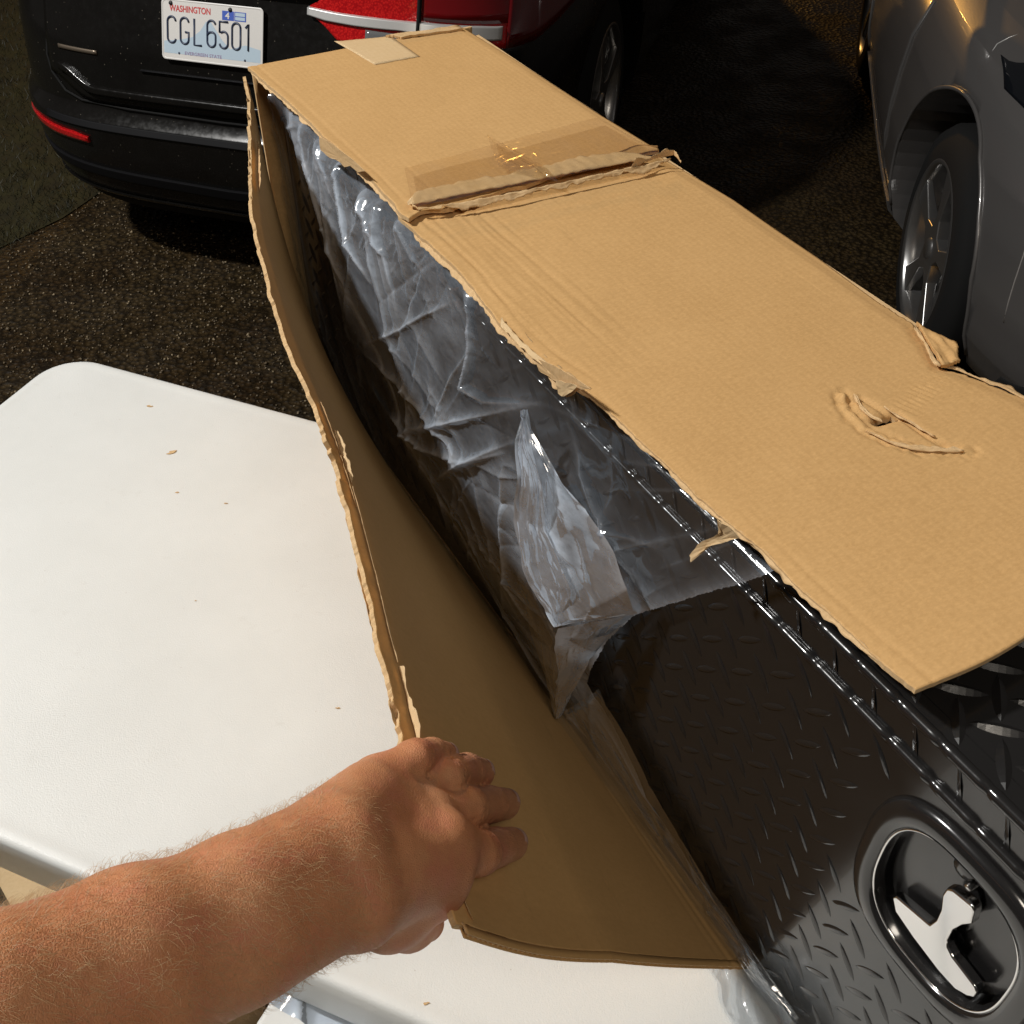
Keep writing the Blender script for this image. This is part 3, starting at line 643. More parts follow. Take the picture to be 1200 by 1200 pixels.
# tape and pale layer at the seam
seam = ribbon('pale_torn_patch', top_edge_pts([(480, 240), (560, 224), (640, 208), (700, 196), (770, 184)], HF+.0058), (-.10, 1, 0), .030, 71, M['card_pale'], amp=.25)
ribbon('torn_edge', top_edge_pts([(520, 240), (600, 226), (660, 213), (720, 200), (786, 186)], HF+.0070), (-.1, -1, -.9), .0075, 72, M['card_raw'], amp=1.1)
ribbon('torn_edge', top_edge_pts([(478, 236), (490, 243), (505, 243), (520, 238)], HF+.006), (-.3, -1, -.1), .006, 73, M['card_raw'], amp=1.4)
ribbon('torn_edge', top_edge_pts([(740, 196), (765, 186), (790, 180), (798, 190)], HF+.007), (.1, .2, 1), .006, 74, M['card_raw'], amp=1.4)
def tape():
    a, b, c, d = [on_top(x, y, HF+.0085) for x, y in ((474, 198), (700, 138), (778, 182), (484, 244))]
    U, Vv = np.meshgrid(np.linspace(0, 1, 150), np.linspace(0, 1, 46), indexing='ij'); U3, V3 = U[..., None], Vv[..., None]
    P = (a*(1-U3)+b*U3)*(1-V3)+(d*(1-U3)+c*U3)*V3
    w = np.exp(-(((U-.50)/.17)**2+((Vv-.55)/.42)**2))
    Z = .0007+.0004*vnoise(U*16, Vv*4, 81)+w*creases2(U, Vv*.5, 88, 15, .36, .62, .05, .45, (.0008, .0028), (.003, .012), (.06, .25), [.5, 1.2, 2.2])
    Z += .0012*np.exp(-((Vv-.55-.25*(U-.75))/.03)**2)*smoothstep(.55, .7, U)*smoothstep(1, .9, U)
    Z += .0015*np.clip(ridge(U*24, Vv*5, 85), 0, 1)**4*smoothstep(.5, .9, Vv)*smoothstep(.4, .6, U)
    P[..., 2] += Z; P[..., 1] += w*.003*vnoise(U*8, Vv*3, 84)
    f = grid_faces(150, 46); haze(mesh('packing_tape', P.reshape(-1, 3), f, M['tape'], cb), 1.)
    a, b, c, d = [on_top(x, y, HF+.009) for x, y in ((570, 157), (640, 195), (655, 212), (585, 196))]
    U, Vv = np.meshgrid(np.linspace(0, 1, 40), np.linspace(0, 1, 30), indexing='ij'); U3, V3 = U[..., None], Vv[..., None]
    P = (a*(1-U3)+b*U3)*(1-V3)+(d*(1-U3)+c*U3)*V3; P[..., 2] += creases2(U, Vv, 93, 16, 0, 1, 0, 1, (.001, .004), (.02, .06), (.3, .8), [.5, 1.2, 2.2])-.001
    haze(mesh('packing_tape', P.reshape(-1, 3), grid_faces(40, 30), M['tape'], cb, label='crumpled loose end of the clear tape'), 1.)
tape()
# torn strips along the free edge of the opened panel
def pl(l, s, off): return panel_pt(np.array(float(l)), np.array(float(s)), off)
def edge_strip(l0, l1, s, off, wdir, width, seed, m=None, lift=(0, 0, 0), amp=1.):
    ribbon('torn_edge', [pl(l, s, off) for l in np.linspace(l0, l1, 50)], wdir, width, seed, m, lift=lift, amp=amp)
edge_strip(1.45, .98, .985, -.003, (-.3, 0, 1), .0060, 101, M['card_raw'])
edge_strip(1.30, 1.18, .975, .004, (.5, 0, 1), .0054, 102, M['card_raw'], amp=1.6)
edge_strip(1.02, .80, .985, -.004, (-.4, 0, 1), .0054, 103, M['card_raw'])
edge_strip(.80, .66, .97, .003, (-.1, 0, 1), .0054, 104, M['card_raw'], amp=1.7)
edge_strip(.76, .69, .965, .004, (.9, 0, .6), .0042, 105, M['card_pale'], amp=1.7)
edge_strip(.68, .50, .975, .006, (-.2, 0, 1), .0054, 106, M['card_pale'], amp=.6)
edge_strip(.66, .44, .985, -.005, (-.5, 0, 1), .0054, 107, M['card_raw'])
edge_strip(.50, .43, .965, .004, (.7, 0, .8), .0042, 108, M['card_pale'], amp=1.8)
edge_strip(.44, .306, .985, -.005, (-.5, 0, .9), .0048, 109, M['card_raw'])
edge_strip(.345, .306, .955, .003, (-.2, 0, 1), .0048, 110, M['card_raw'], amp=.5)
# ================================================================== plastic bag
bag = empty('plastic_bag', tuple(OB), PHI, label='clear crumpled plastic bag pulled back over the black toolbox', cat='plastic bag')
bd_px = [(935, 667), (905, 672), (850, 690), (800, 703), (745, 720), (715, 748), (697, 778), (690, 800), (720, 850), (760, 930), (810, 1010), (850, 1070), (900, 1150), (930, 1195)]
bd = np.array([on_lid(x, y, -.012)[1:] for x, y in bd_px])     # (l, z)
ob = np.argsort(bd[:, 1])
def lmin(z): return np.interp(z, bd[ob, 1], bd[ob, 0])
def seg_ridge(Lg, Zg, px, amp, sig, w=-.03):
    pts = [tuple(on_lid(x, y, w)[1:]) for x, y in px]; d, p = polyd(Lg, Zg, pts)
    return amp*np.exp(-d/sig)*(np.sin(np.pi*np.clip(p*.86+.07, 0, 1)))
R_MAIN = [([(612, 480), (575, 484), (540, 490), (500, 497), (470, 515)], .014, .006), ([(612, 482), (570, 470), (548, 452), (546, 410), (540, 370), (525, 330)], .016, .0055),
          ([(440, 400), (470, 388), (500, 368), (520, 358)], .009, .005), ([(463, 432), (490, 455), (512, 480), (532, 498)], .011, .006), ([(525, 492), (545, 515), (560, 545)], .010, .004),
          ([(445, 430), (470, 480), (510, 520), (565, 535), (600, 528)], .012, .006), ([(520, 560), (545, 545), (585, 525), (608, 516)], .010, .005), ([(545, 410), (535, 440), (530, 470), (532, 496)], .008, .004),
          ([(615, 482), (680, 510), (740, 530), (800, 552), (838, 558)], .011, .005), ([(690, 546), (745, 558), (800, 562), (840, 575)], .007, .003), ([(690, 583), (760, 586), (835, 588)], .007, .003),
          ([(620, 600), (680, 615), (730, 640), (755, 655)], .006, .004), ([(690, 650), (760, 642), (830, 628)], .006, .004), ([(755, 675), (800, 660), (850, 640)], .006, .003), ([(635, 430), (650, 500), (700, 560)], .008, .005),
          ([(640, 500), (665, 560), (700, 620), (730, 690)], .010, .005), ([(560, 300), (580, 340), (600, 380), (640, 440)], .008, .006), ([(500, 300), (530, 340), (560, 370), (590, 400)], .008, .004),
          ([(560, 620), (600, 660), (640, 720), (655, 800)], .007, .006), ([(600, 540), (604, 600), (610, 680), (640, 760)], .010, .006), ([(540, 580), (560, 620), (575, 680)], .004, .008),
          ([(330, 115), (350, 190), (385, 270), (420, 340)], .012, .006), ([(372, 150), (388, 210), (415, 280), (440, 330)], .014, .005), ([(400, 180), (420, 240), (450, 300), (470, 370)], .010, .005), ([(350, 120), (365, 180), (400, 260)], .009, .004),
          ([(430, 215), (455, 270), (490, 330)], .008, .005), ([(700, 800), (760, 900), (830, 1020), (905, 1140)], .010, .005), ([(690, 850), (740, 935), (800, 1020), (860, 1100)], .007, .004)]
def main_sheet():
    zs = np.linspace(.008, .497, 300); N = 620; t = np.linspace(0, 1, N)**1.15
    Zg, T = np.meshgrid(zs, t, indexing='ij'); l0 = (lmin(zs)+.0010*vnoise(zs*700, zs*0, 5))[:, None]; Lg = l0+(1.452-l0)*T
    bulge = .010+.030*np.sin(np.pi*np.clip(Zg/.5, 0, 1))*smoothstep(.36, .75, Lg)*smoothstep(1.46, 1.2, Lg)*smoothstep(.0, .15, Lg-l0+.02)
    n0 = .0050*fbm(Lg*9, Zg*7, 201, 2)
    n = creases2(Lg, Zg, 5, 120, .3, 1.45, .02, .48, (.0014, .0050), (.0025, .009), (.08, .28), [1.2, 1.9, .5, 2.7])+creases2(Lg, Zg, 6, 90, .3, 1.45, .02, .5, (.0006, .0018), (.0012, .004), (.02, .06), [1.2, 2.2, .2, 3.0])
    edge = smoothstep(0, .03, Lg-l0)
    topc = creases2(Lg, Zg, 9, 170, .75, 1.45, .42, .49, (.0006, .0022), (.0015, .004), (.015, .05), [.2, 1.2, 2.4])
    vert = .0075*np.clip(ridge(Lg*24-Zg*15, Zg*2.0, 207), 0, 1)**2*smoothstep(.92, 1.08, Lg)
    H = bulge+(n0+n)*(.35+.65*edge)+topc+vert
    cr = 0
    for px, a, s in R_MAIN: q = seg_ridge(Lg, Zg, px, 1, s*.45); cr = cr+q*a/.010; H = H+seg_ridge(Lg, Zg, px, a*.8, s)
    H = H*(1-.80*smoothstep(.37, .43, Zg)*smoothstep(.90, .70, Lg)); H = np.maximum(H, .0005+.002*vnoise(Lg*9, Zg*9, 3)**2)
    H = H*smoothstep(.505, .47, Zg)*1.0+.004
    w = -H+.030*smoothstep(.478, .497, Zg)
    P = np.stack([w, Lg, Zg], -1).reshape(-1, 3)
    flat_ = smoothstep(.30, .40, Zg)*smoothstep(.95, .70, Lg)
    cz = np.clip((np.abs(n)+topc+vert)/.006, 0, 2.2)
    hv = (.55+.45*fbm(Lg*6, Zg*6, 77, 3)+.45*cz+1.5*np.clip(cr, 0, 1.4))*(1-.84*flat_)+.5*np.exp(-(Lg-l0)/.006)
    zb = np.interp(Lg, [.5, .615, .758, .889, .982, 1.046, 1.168, 1.32, 1.41], [.02, .046, .097, .158, .205, .281, .339, .43, .50])  # film cleared below the panel's shadow edge, darkening the gap as shade would
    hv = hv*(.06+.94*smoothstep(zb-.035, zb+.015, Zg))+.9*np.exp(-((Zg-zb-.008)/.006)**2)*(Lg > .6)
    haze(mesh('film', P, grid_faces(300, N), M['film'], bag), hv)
main_sheet()
def loft(name, A, B, dA, dB, m, seed, crum=.004, fx=6, fy=4, n=90, k=60, belly=0.):
    """film between two pixel polylines lying dA / dB metres out from the lid"""
    def curve(px, d):
        C = np.array([on_lid(x, y, -dd) for (x, y), dd in zip(px, d)]); s = np.linspace(0, 1, len(C)); t = np.linspace(0, 1, n)
        return np.stack([np.interp(t, s, C[:, i]) for i in range(3)], -1)
    a = curve(A, dA); b = curve(B, dB); q = np.linspace(0, 1, k); U, Q = np.meshgrid(np.linspace(0, 1, n), q, indexing='ij')
    P = a[:, None]*(1-Q[..., None])+b[:, None]*Q[..., None]
    h = crum*.8*vnoise(U*fx*.6, Q*fy*.5, seed)+creases2(U, Q, seed, 34, 0, 1, 0, 1, (crum*.3, crum*1.1), (.02, .06), (.2, .8), [.5, 1.6, 2.4, 0])+creases2(U, Q, seed+1, 60, 0, 1, 0, 1, (crum*.12, crum*.5), (.008, .02), (.08, .25), [.3, 1.2, 2.2])+belly*np.sin(np.pi*Q)*np.sin(np.pi*U)
    P[..., 0] -= h; P[..., 1] += .3*h
    hv = .7+.8*np.clip(np.abs(h)/crum, 0, 2)+.6*np.exp(-Q/.03)+.5*np.exp(-(1-Q)/.03)
    return haze(mesh(name, P.reshape(-1, 3), grid_faces(n, k), m, bag), hv)
loft('fold', [(612, 480), (606, 515), (610, 560), (604, 610), (612, 650), (624, 690), (650, 735), (672, 730), (690, 729)],
     [(613, 481), (625, 505), (652, 550), (680, 590), (700, 620), (720, 650), (738, 690), (742, 715), (748, 719)],
     [.050, .055, .062, .066, .070, .072, .070, .060, .05], [.046, .038, .032, .03, .03, .03, .03, .025, .02], M['film_thick'], 301, .0035, 9, 6)
loft('fold', [(612, 480), (606, 520), (612, 570), (606, 610), (612, 655), (620, 685), (640, 715), (650, 735)],
     [(613, 481), (622, 520), (636, 570), (640, 620), (655, 660), (668, 690), (672, 715), (676, 728)],
     [.052, .057, .064, .068, .072, .074, .073, .071], [.050, .050, .054, .056, .058, .06, .056, .05], M['film_thick'], 311, .003, 16, 5)
loft('fold', [(657, 736), (652, 762), (655, 792), (650, 820), (651, 842)], [(744, 720), (716, 742), (692, 772), (674, 806), (655, 842)],
     [.070, .066, .06, .055, .05], [.018, .024, .03, .04, .05], M['film_thick'], 321, .0035, 3, 10)
loft('fold', [(606, 650), (612, 700), (626, 750), (640, 795), (651, 840)], [(625, 690), (640, 718), (652, 744), (652, 790), (652, 838)],
     [.03, .034, .04, .046, .05], [.058, .058, .056, .054, .05], M['film_clear'], 325, .003, 3, 6)
loft('fold', [(651, 840), (690, 905), (740, 985), (800, 1060), (868, 1128), (905, 1172), (930, 1196)], [(700, 808), (735, 865), (775, 945), (820, 1020), (858, 1078), (906, 1150), (934, 1194)],
     [.045, .04, .034, .028, .022, .018, .012], [.014, .014, .014, .014, .014, .012, .01], M['film_clear'], 331, .003, 9, 3)
# hem of the bag lying on the table by the near corner
def bag_hem():
    U, Q = np.meshgrid(np.linspace(0, 1, 70), np.linspace(0, 1, 24), indexing='ij')
    L_ = .335-.16*U; w = -.003-(.052*np.sin(np.pi*np.clip(U*.8+.16, 0, 1))+.006*vnoise(U*9, Q, 3))*Q
    z = .003+.012*(1-Q)**2+.004*np.clip(ridge(U*6, Q*2, 341), 0, 1)+creases2(U, Q, 7, 30, 0, 1, 0, 1, (.001, .004), (.01, .03), (.2, .6), [.4, 1.2, 2.2])
    haze(mesh('film', np.stack([w, L_, z], -1).reshape(-1, 3), grid_faces(70, 24), M['film_clear'], bag, label='hem of the bag lying on the table'), 1.)
bag_hem()
# ================================================================== cars
class Shell:
    """car body as stacked superellipse rings: (z, half width, y at end seen, y at other end)"""
    def __init__(s, lv, n): s.lv = np.array(lv, float); s.n = n
    def at(s, z): return [np.interp(z, s.lv[:, 0], s.lv[:, k]) for k in (1, 2, 3)]
    def end(s, x, z, off=0.):
        a, y0, y1 = s.at(z); ly = (y1-y0)/2; q = np.clip(1-np.abs(x/a)**s.n, 0, 1)**(1/s.n)
        return np.stack([x+0*z, (y0+y1)/2-ly*q-off, z+0*x], -1)
    def side(s, y, z, sgn=-1, off=0.):
        a, y0, y1 = s.at(z); yc = (y0+y1)/2; ly = (y1-y0)/2; q = np.clip(1-np.abs((y-yc)/ly)**s.n, 0, 1)**(1/s.n)
        return np.stack([sgn*(a*q+off), y+0*z, z+0*y], -1)
    def rings(s, z0, z1, nz, nt=220, ins=0.):
        zs = np.unique(np.r_[np.linspace(z0, z1, nz), [v for v in s.lv[:, 0] if z0 < v < z1]]); t = np.arange(nt)*2*math.pi/nt; V = []
        for z in zs:
            a, y0, y1 = s.at(z); yc = (y0+y1)/2; ly = (y1-y0)/2; c, q = np.cos(t), np.sin(t)
            V.append(np.stack([(a-ins)*np.sign(c)*np.abs(c)**(2/s.n), yc+(ly-ins)*np.sign(q)*np.abs(q)**(2/s.n), z+0*t], -1))
        V = np.concatenate(V); nz = len(zs); Fc = [tuple(f) for f in grid_faces(nz, nt, True)]+[tuple(range(nt))[::-1], tuple(range((nz-1)*nt, nz*nt))]
        return V, Fc
    def patch(s, name, xs, zf, m, parent, off=.004, nx=40, nz=10, **k):
        """patch on the end: xs = x samples, zf(x) -> (z0, z1)"""
        x = np.linspace(xs[0], xs[1], nx); t = np.linspace(0, 1, nz); X, T = np.meshgrid(x, t, indexing='ij'); z0, z1 = zf(X); Z = z0+(z1-z0)*T
        return slab(name, s.end(X, Z, off), s.end(X, Z, off-.012), [m, m], parent, **k)
def cut(o, cutters):
    for c in cutters:
        md = o.modifiers.new('cut', 'BOOLEAN'); md.object = c; md.operation = 'DIFFERENCE'; md.solver = 'EXACT'
    dg = bpy.context.evaluated_depsgraph_get(); dg.update(); me = bpy.data.meshes.new_from_object(o.evaluated_get(dg)); o.modifiers.clear(); o.data = me
    for c in cutters: bpy.data.objects.remove(c)
def cyl_x(x0, x1, y, z, r, n=56, parent=None):
    V = [(x, y+r*math.cos(q), z+r*math.sin(q)) for x in (x0, x1) for q in np.arange(n)*2*math.pi/n]
    Fc = [(i, (i+1) % n, (i+1) % n+n, i+n) for i in range(n)]+[tuple(range(n))[::-1], tuple(range(n, 2*n))]
    o = mesh('wheel_well_cutter', V, Fc, M['trim'], parent, False, fix=True); return o
def wheel(parent, x, y, sgn, r=.335, turn=0., spokes=5, wd=.22):
    """wheel whose outer face points to sgn*x"""
    w = bpy.data.objects.new('wheel', None); COL.objects.link(w); w.parent = parent; w.location = (x, y, r); w.rotation_euler = (0, 0, turn); w.empty_display_size = .1
    prof = [(-wd/2, r*.70), (-wd/2-.004, r*.80), (-wd/2+.012, r*.94), (-wd/2+.04, r*.995), (0, r), (wd/2-.04, r*.995), (wd/2-.012, r*.94), (wd/2+.004, r*.80), (wd/2, r*.70)]
    V, Fc = lathe(prof, 56); mesh('tyre', V, Fc, M['rubber'], w)
    V, Fc = lathe([(sgn*(wd/2+.001), r*.715), (sgn*(wd/2+.004), r*.70), (sgn*(wd/2-.004), r*.67), (sgn*(wd/2-.03), r*.655), (sgn*(-wd/2), r*.62)], 56)
    mb = MB().add(V, Fc)
    mb.add(*lathe([(sgn*(wd/2-.115), .0001), (sgn*(wd/2-.115), r*.64)], 40))
    o = mb.build('rim', M['alloy'], w, True)
    for k in range(spokes):
        a = 2*math.pi*k/spokes+.35; V = []
        for d in (-1, 1):
            for f, hw, ww, tk in ((.0, .05, .022, .05), (.35, .028, .012, .032), (.75, .030, .0, .022), (1., .042, .004, .018)):
                rr = .02+f*(r*.69-.02)
                for dx in (0, tk): V.append(((wd/2-.012-ww*0-dx+.004*f)*sgn, rr, d*hw*(.55 if f == .35 else 1)))
        Fc = []
        for i in range(3):
            p, q = i*2, (i+1)*2; P, Q = 8+i*2, 8+(i+1)*2; Fc += [(p, q, Q, P), (p+1, P+1, Q+1, q+1), (p, p+1, q+1, q), (P, Q, Q+1, P+1)]
        V = [(v[0], v[1]*math.cos(a)-v[2]*math.sin(a), v[1]*math.sin(a)+v[2]*math.cos(a)) for v in V]
        s = mesh('spoke', V, Fc, M['alloy'], o, False); bevel(s, .004)
    V, Fc = lathe([(sgn*(wd/2-.006), .0001), (sgn*(wd/2-.004), .026), (sgn*(wd/2-.014), .032)], 24); mesh('hub_cap', V, Fc, M['alloy'], o)
    return w
# ---- dark SUV, seen from behind
r1 = np.array([.959, -.282, 0]); r1 /= np.linalg.norm(r1); f1 = np.array([-r1[1], r1[0], 0])
C0 = np.array([-.81, 3.032, 0]); CO = C0-f1*.10
suv = empty('parked_car', tuple(CO), math.atan2(r1[1], r1[0]), label='wet black car seen from behind with a white and blue licence plate', cat='car')
S1 = Shell([(.165, .83, .20, 4.35), (.21, .90, .10, 4.50), (.28, .935, .045, 4.58), (.40, .955, .010, 4.62), (.495, .96, .0, 4.62), (.515, .962, .012, 4.62), (.535, .962, .042, 4.62), (.60, .965, .052, 4.60), (.72, .965, .075, 4.56), (.86, .96, .132, 4.45), (.95, .95, .160, 4.20), (1.06, .93, .19, 3.55), (1.10, .90, .22, 3.40), (1.42, .78, .42, 2.75), (1.58, .71, .62, 2.45), (1.64, .60, .85, 2.2)], 4.6)
V, Fc = S1.rings(.165, 1.64, 24); o = mesh('body', V, Fc, M['paint_dark'], fix=True)
cut(o, [cyl_x(sx*.60, sx*1.1, y, .35, .40) if sx > 0 else cyl_x(-1.1, -.60, y, .35, .40) for sx in (-1, 1) for y in (.98, 3.75)])
o.parent = suv; o.data.materials.clear(); o.data.materials.append(M['paint_dark'])
for sx in (-1, 1):
    for y in (.98, 3.75): wheel(suv, sx*.805, y, sx, .35)
    for y in (.98, 3.75): MB().box(sx*.55-.03, sx*.55+.03, y-.5, y+.5, .19, .72).build('wheel_well', M['gap'], suv)
def zf_const(a, b): return lambda X: (a+0*X, b+0*X)
S1.patch('lower_valance', (-.80, .80), lambda X: (.18+0*X, .245+.01*np.abs(X)), M['trim'], suv, .006, 60)
S1.patch('bumper_strip', (-.86, .86), lambda X: (.318+.03*np.abs(X), .352+.03*np.abs(X)), M['trim'], suv, .010, 60)
S1.patch('bumper_strip', (-.84, .84), lambda X: (.250+.02*np.abs(X), .262+.02*np.abs(X)), M['paint_dark'], suv, .012, 60)
S1.patch('bumper_step', (-.60, .60), lambda X: (.4955+0*X, .512+0*X), M['trim'], suv, .004, 60)
tg = S1.patch('tailgate', (-.565, .565), lambda X: (.560+.06*smoothstep(.42, .565, np.abs(X)), 1.02+0*X), M['paint_dark'], suv, .008, 70, 24)
S1.patch('tailgate_step', (-.52, .52), lambda X: (.585+.05*smoothstep(.40, .52, np.abs(X)), .605+.05*smoothstep(.40, .52, np.abs(X))), M['paint_dark'], suv, .020, 60, 4)
S1.patch('plate_recess', (-.235, .235), zf_const(.665, .668), M['trim'], suv, .016, 20, 3)
S1.patch('tailgate_trim', (-.40, .30), zf_const(.885, .915), M['trim'], suv, .028, 40, 4)
for sx in (-1, 1):
    a, b = (-.76, -.44) if sx < 0 else (.44, .76)
    S1.patch('reflector', (a, b), lambda X: (.447+.008*smoothstep(.55, .76, np.abs(X)), .472+.006*smoothstep(.5, .70, np.abs(X))-.014*smoothstep(.66, .76, np.abs(X))-.008*smoothstep(.50, .44, np.abs(X))), M['red'], suv, .008, 20, 4)
    f = lambda q: (lambda X: q(np.abs(X)))
    rg_ = lambda a, b: (a, b) if sx > 0 else (-b, -a)
    tl = S1.patch('taillight', rg_(.284 if sx > 0 else .62, .948), f(lambda x: (np.interp(x, [.284, .328, .365, .417, .50, .72, .785, .83, .865, .91, .948], [.850, .822, .792, .781, .776, .764, .748, .745, .768, .812, .862])+(.165 if sx < 0 else 0)*smoothstep(.35, .5, x), np.interp(x, [.284, .36, .50, .70, .88, .948], [.866, .905, .955, .985, .965, .90]))), M['red'] if sx > 0 else M['red_dark'], suv, .018, 90, 16)  # left lamp takes a darker red, painting in the shade of its unlit side
    if sx < 0: continue
    S1.patch('chrome_strip', rg_(.280, .765), f(lambda x: (np.interp(x, [.28, .33, .41, .53, .58, .67, .73, .765], [.848, .838, .831, .824, .815, .802, .783, .775]), np.interp(x, [.28, .365, .461, .579, .65, .72, .765], [.864, .856, .850, .841, .831, .818, .806]))), M['silver'], tl, .027, 60, 8)
    S1.patch('inner_lens', rg_(.582, .78), f(lambda x: (np.interp(x, [.582, .67, .78], [.846, .832, .81]), np.interp(x, [.582, .70, .78], [.970, .985, .978]))), M['red_mid'], tl, .0225, 30, 8)
    S1.patch('reversing_lens', rg_(.44, .73), f(lambda x: (np.interp(x, [.44, .55, .73], [.786, .778, .766]), np.interp(x, [.44, .55, .73], [.822, .812, .778]))), M['lens_clear'], tl, .021, 30, 5)
    S1.patch('dark_lens', rg_(.775, .948), f(lambda x: (np.interp(x, [.775, .785, .83, .865, .91, .948], [.752, .749, .746, .769, .813, .863]), np.interp(x, [.775, .88, .948], [.975, .955, .90]))), M['red_dark'], tl, .0235, 24, 8)
    S1.patch('lens_divider', rg_(.572, .580), f(lambda x: (.80+0*x, .965+0*x)), M['gap'], tl, .030, 3, 8)
# brownish metal badge strip at the left of the tailgate
S1.patch('badge', (-.515, -.375), lambda X: (.690+.0*X, .701+.0*X), mat('brown_badge', (.20, .16, .12), .35, .6), suv, .011, 12, 3)
# rear window, bright seam droplets
S1.patch('rear_window', (-.55, .55), zf_const(1.14, 1.40), M['glass_dark'], suv, .006, 30, 8)
# licence plate
lean = math.radians(21.5)
pl_ = bpy.data.objects.new('license_plate', None)
PM = Matrix.Translation(Vector(C0-CO)*0+Vector((0, .100-.022, .780))) @ Matrix.Rotation(math.pi/2-lean, 4, 'X')
P2 = rrect(.1525, .0762, .011, 5); nP = len(P2)
Vp = [(x, y, 0) for x, y in P2]+[(x, y, -.0015) for x, y in P2]
platem = mesh('license_plate', Vp, [tuple(range(nP)), tuple(range(nP, 2*nP))[::-1]]+[(i, i+nP, (i+1) % nP+nP, (i+1) % nP) for i in range(nP)], M['plate'], suv, False); platem.matrix_local = PM
mesh('plate_rim', [(x*s_, y*t_, z) for (s_, t_, z) in ((1, 1, .0002), (.985, .97, .0014), (.972, .945, .0004)) for x, y in P2], [tuple(f) for f in grid_faces(3, nP, True)], M['plate'], platem)
def flat(name, pts, z, m, par): return mesh(name, [(x, y, z) for x, y in pts], [tuple(range(len(pts)))], m, par, False)
flat('mountain_print', [(-.146, -.060), (.146, -.060), (.146, -.028), (.10, -.020), (.055, -.034), (.03, -.012), (.012, .010), (-.004, .030), (-.018, .028), (-.035, .004), (-.06, -.014), (-.10, -.024), (-.146, -.030)], .0003, M['plate_blue'], platem)
def text(s, x, y, w, h, m, par, z=.0006, bold=.0, name='lettering', ex=.0004):
    cu = bpy.data.curves.new('t', 'FONT'); cu.body = s; cu.size = 1; cu.offset = bold; cu.align_x = 'LEFT'
    o = bpy.data.objects.new('t', cu); COL.objects.link(o); dg = bpy.context.evaluated_depsgraph_get(); dg.update()
    me = bpy.data.meshes.new_from_object(o.evaluated_get(dg)); bpy.data.objects.remove(o)
    P = np.array([v.co[:] for v in me.vertices]); mn, mx = P.min(0), P.max(0)
    P = (P-mn)/np.maximum(mx-mn, 1e-6)*np.array([w, h, 0])+np.array([x, y, z])
    Fc = [tuple(p.vertices) for p in me.polygons]; bpy.data.meshes.remove(me)
    return mesh(name, P, Fc, m, par, False)
def stroke(pts, r, par, m):
    MB().tube([(x, y, .0008) for x, y in pts], r, 6).build('character', m, par, True)
def arc(cx, cy, rx, ry, a0, a1, n=10): return [(cx+rx*math.cos(math.radians(a)), cy+ry*math.sin(math.radians(a))) for a in np.linspace(a0, a1, n)]
def plate_chars():
    H_, w = .033, .0125; cy = .000; xs = [-.122, -.0825, -.043, -.001, .036, .0735, .1085]; r = .0029; rr = w
    x = xs[0]; stroke(arc(x, cy+H_-rr, w, rr, 10, 180)+arc(x, cy-H_+rr, w, rr, 180, 350), r, platem, M['ink'])
    x = xs[1]; stroke(arc(x, cy+H_-rr, w, rr, 10, 180)+arc(x, cy-H_+rr, w, rr, 180, 360)+[(x+w, cy-.003), (x+.002, cy-.003)], r, platem, M['ink'])
    x = xs[2]; stroke([(x-w*.8, cy+H_), (x-w*.8, cy-H_), (x+w, cy-H_)], r, platem, M['ink'])
    x = xs[3]; stroke(arc(x, cy+H_-rr, w, rr, 20, 180)+[(x-w, cy-H_+rr)]+arc(x, cy-H_+rr, w, rr, 180, 360)+arc(x, cy-.006, w, rr*.8, 0, 180), r, platem, M['ink'])
    x = xs[4]; stroke([(x+w, cy+H_), (x-w, cy+H_), (x-w, cy+.006)]+arc(x, cy-.004, w, rr, 130, 0)+arc(x, cy-H_+rr, w, rr, 0, -170), r, platem, M['ink'])
    x = xs[5]; stroke(arc(x, cy+H_-rr, w, rr, 0, 180)+arc(x, cy-H_+rr, w, rr, 180, 360)+[(x+w, cy+H_-rr)], r, platem, M['ink'])
    x = xs[6]; stroke([(x-w*.6, cy+H_-.010), (x+.001, cy+H_), (x+.001, cy-H_)], r, platem, M['ink'])
plate_chars()
text('WASHINGTON', -.128, .046, .124, .0165, M['ink_red'], platem, bold=.02)
text('EVERGREEN STATE', -.082, -.0605, .112, .0085, M['ink_purple'], platem, bold=.01)
flat('sticker', [(.031, .0375), (.066, .0375), (.066, .0605), (.031, .0605)], .0005, M['ink_blue'], platem)
text('4', .040, .041, .013, .016, M['plate'], platem, z=.0009, bold=.02)
flat('sticker', [(.0675, .0375), (.102, .0375), (.102, .0605), (.0675, .0605)], .0005, M['ink_blue'], platem)
flat('sticker_print', [(.070, .0400), (.099, .0400), (.099, .0480), (.070, .0480)], .0008, M['plate_blue'], platem)
flat('sticker_print', [(.070, .0500), (.099, .0500), (.099, .0585), (.070, .0585)], .0008, M['plate_blue'], platem)
for x, y in ((-.089, .066), (.089, .064)): mesh('bolt', *lathe([(.003, .0001), (.003, .005), (0, .006)], 12), M['screw'], platem).matrix_local = Matrix.Translation((x-.035 if x < 0 else x-.034, y, 0)) @ Matrix.Rotation(-math.pi/2, 4, 'Y')
for x, y in ((-.1, -.058), (.1, -.058)): mesh('bolt', *lathe([(.001, .0001), (.001, .003), (0, .0035)], 10), M['ink'], platem).matrix_local = Matrix.Translation((x, y, 0)) @ Matrix.Rotation(-math.pi/2, 4, 'Y')
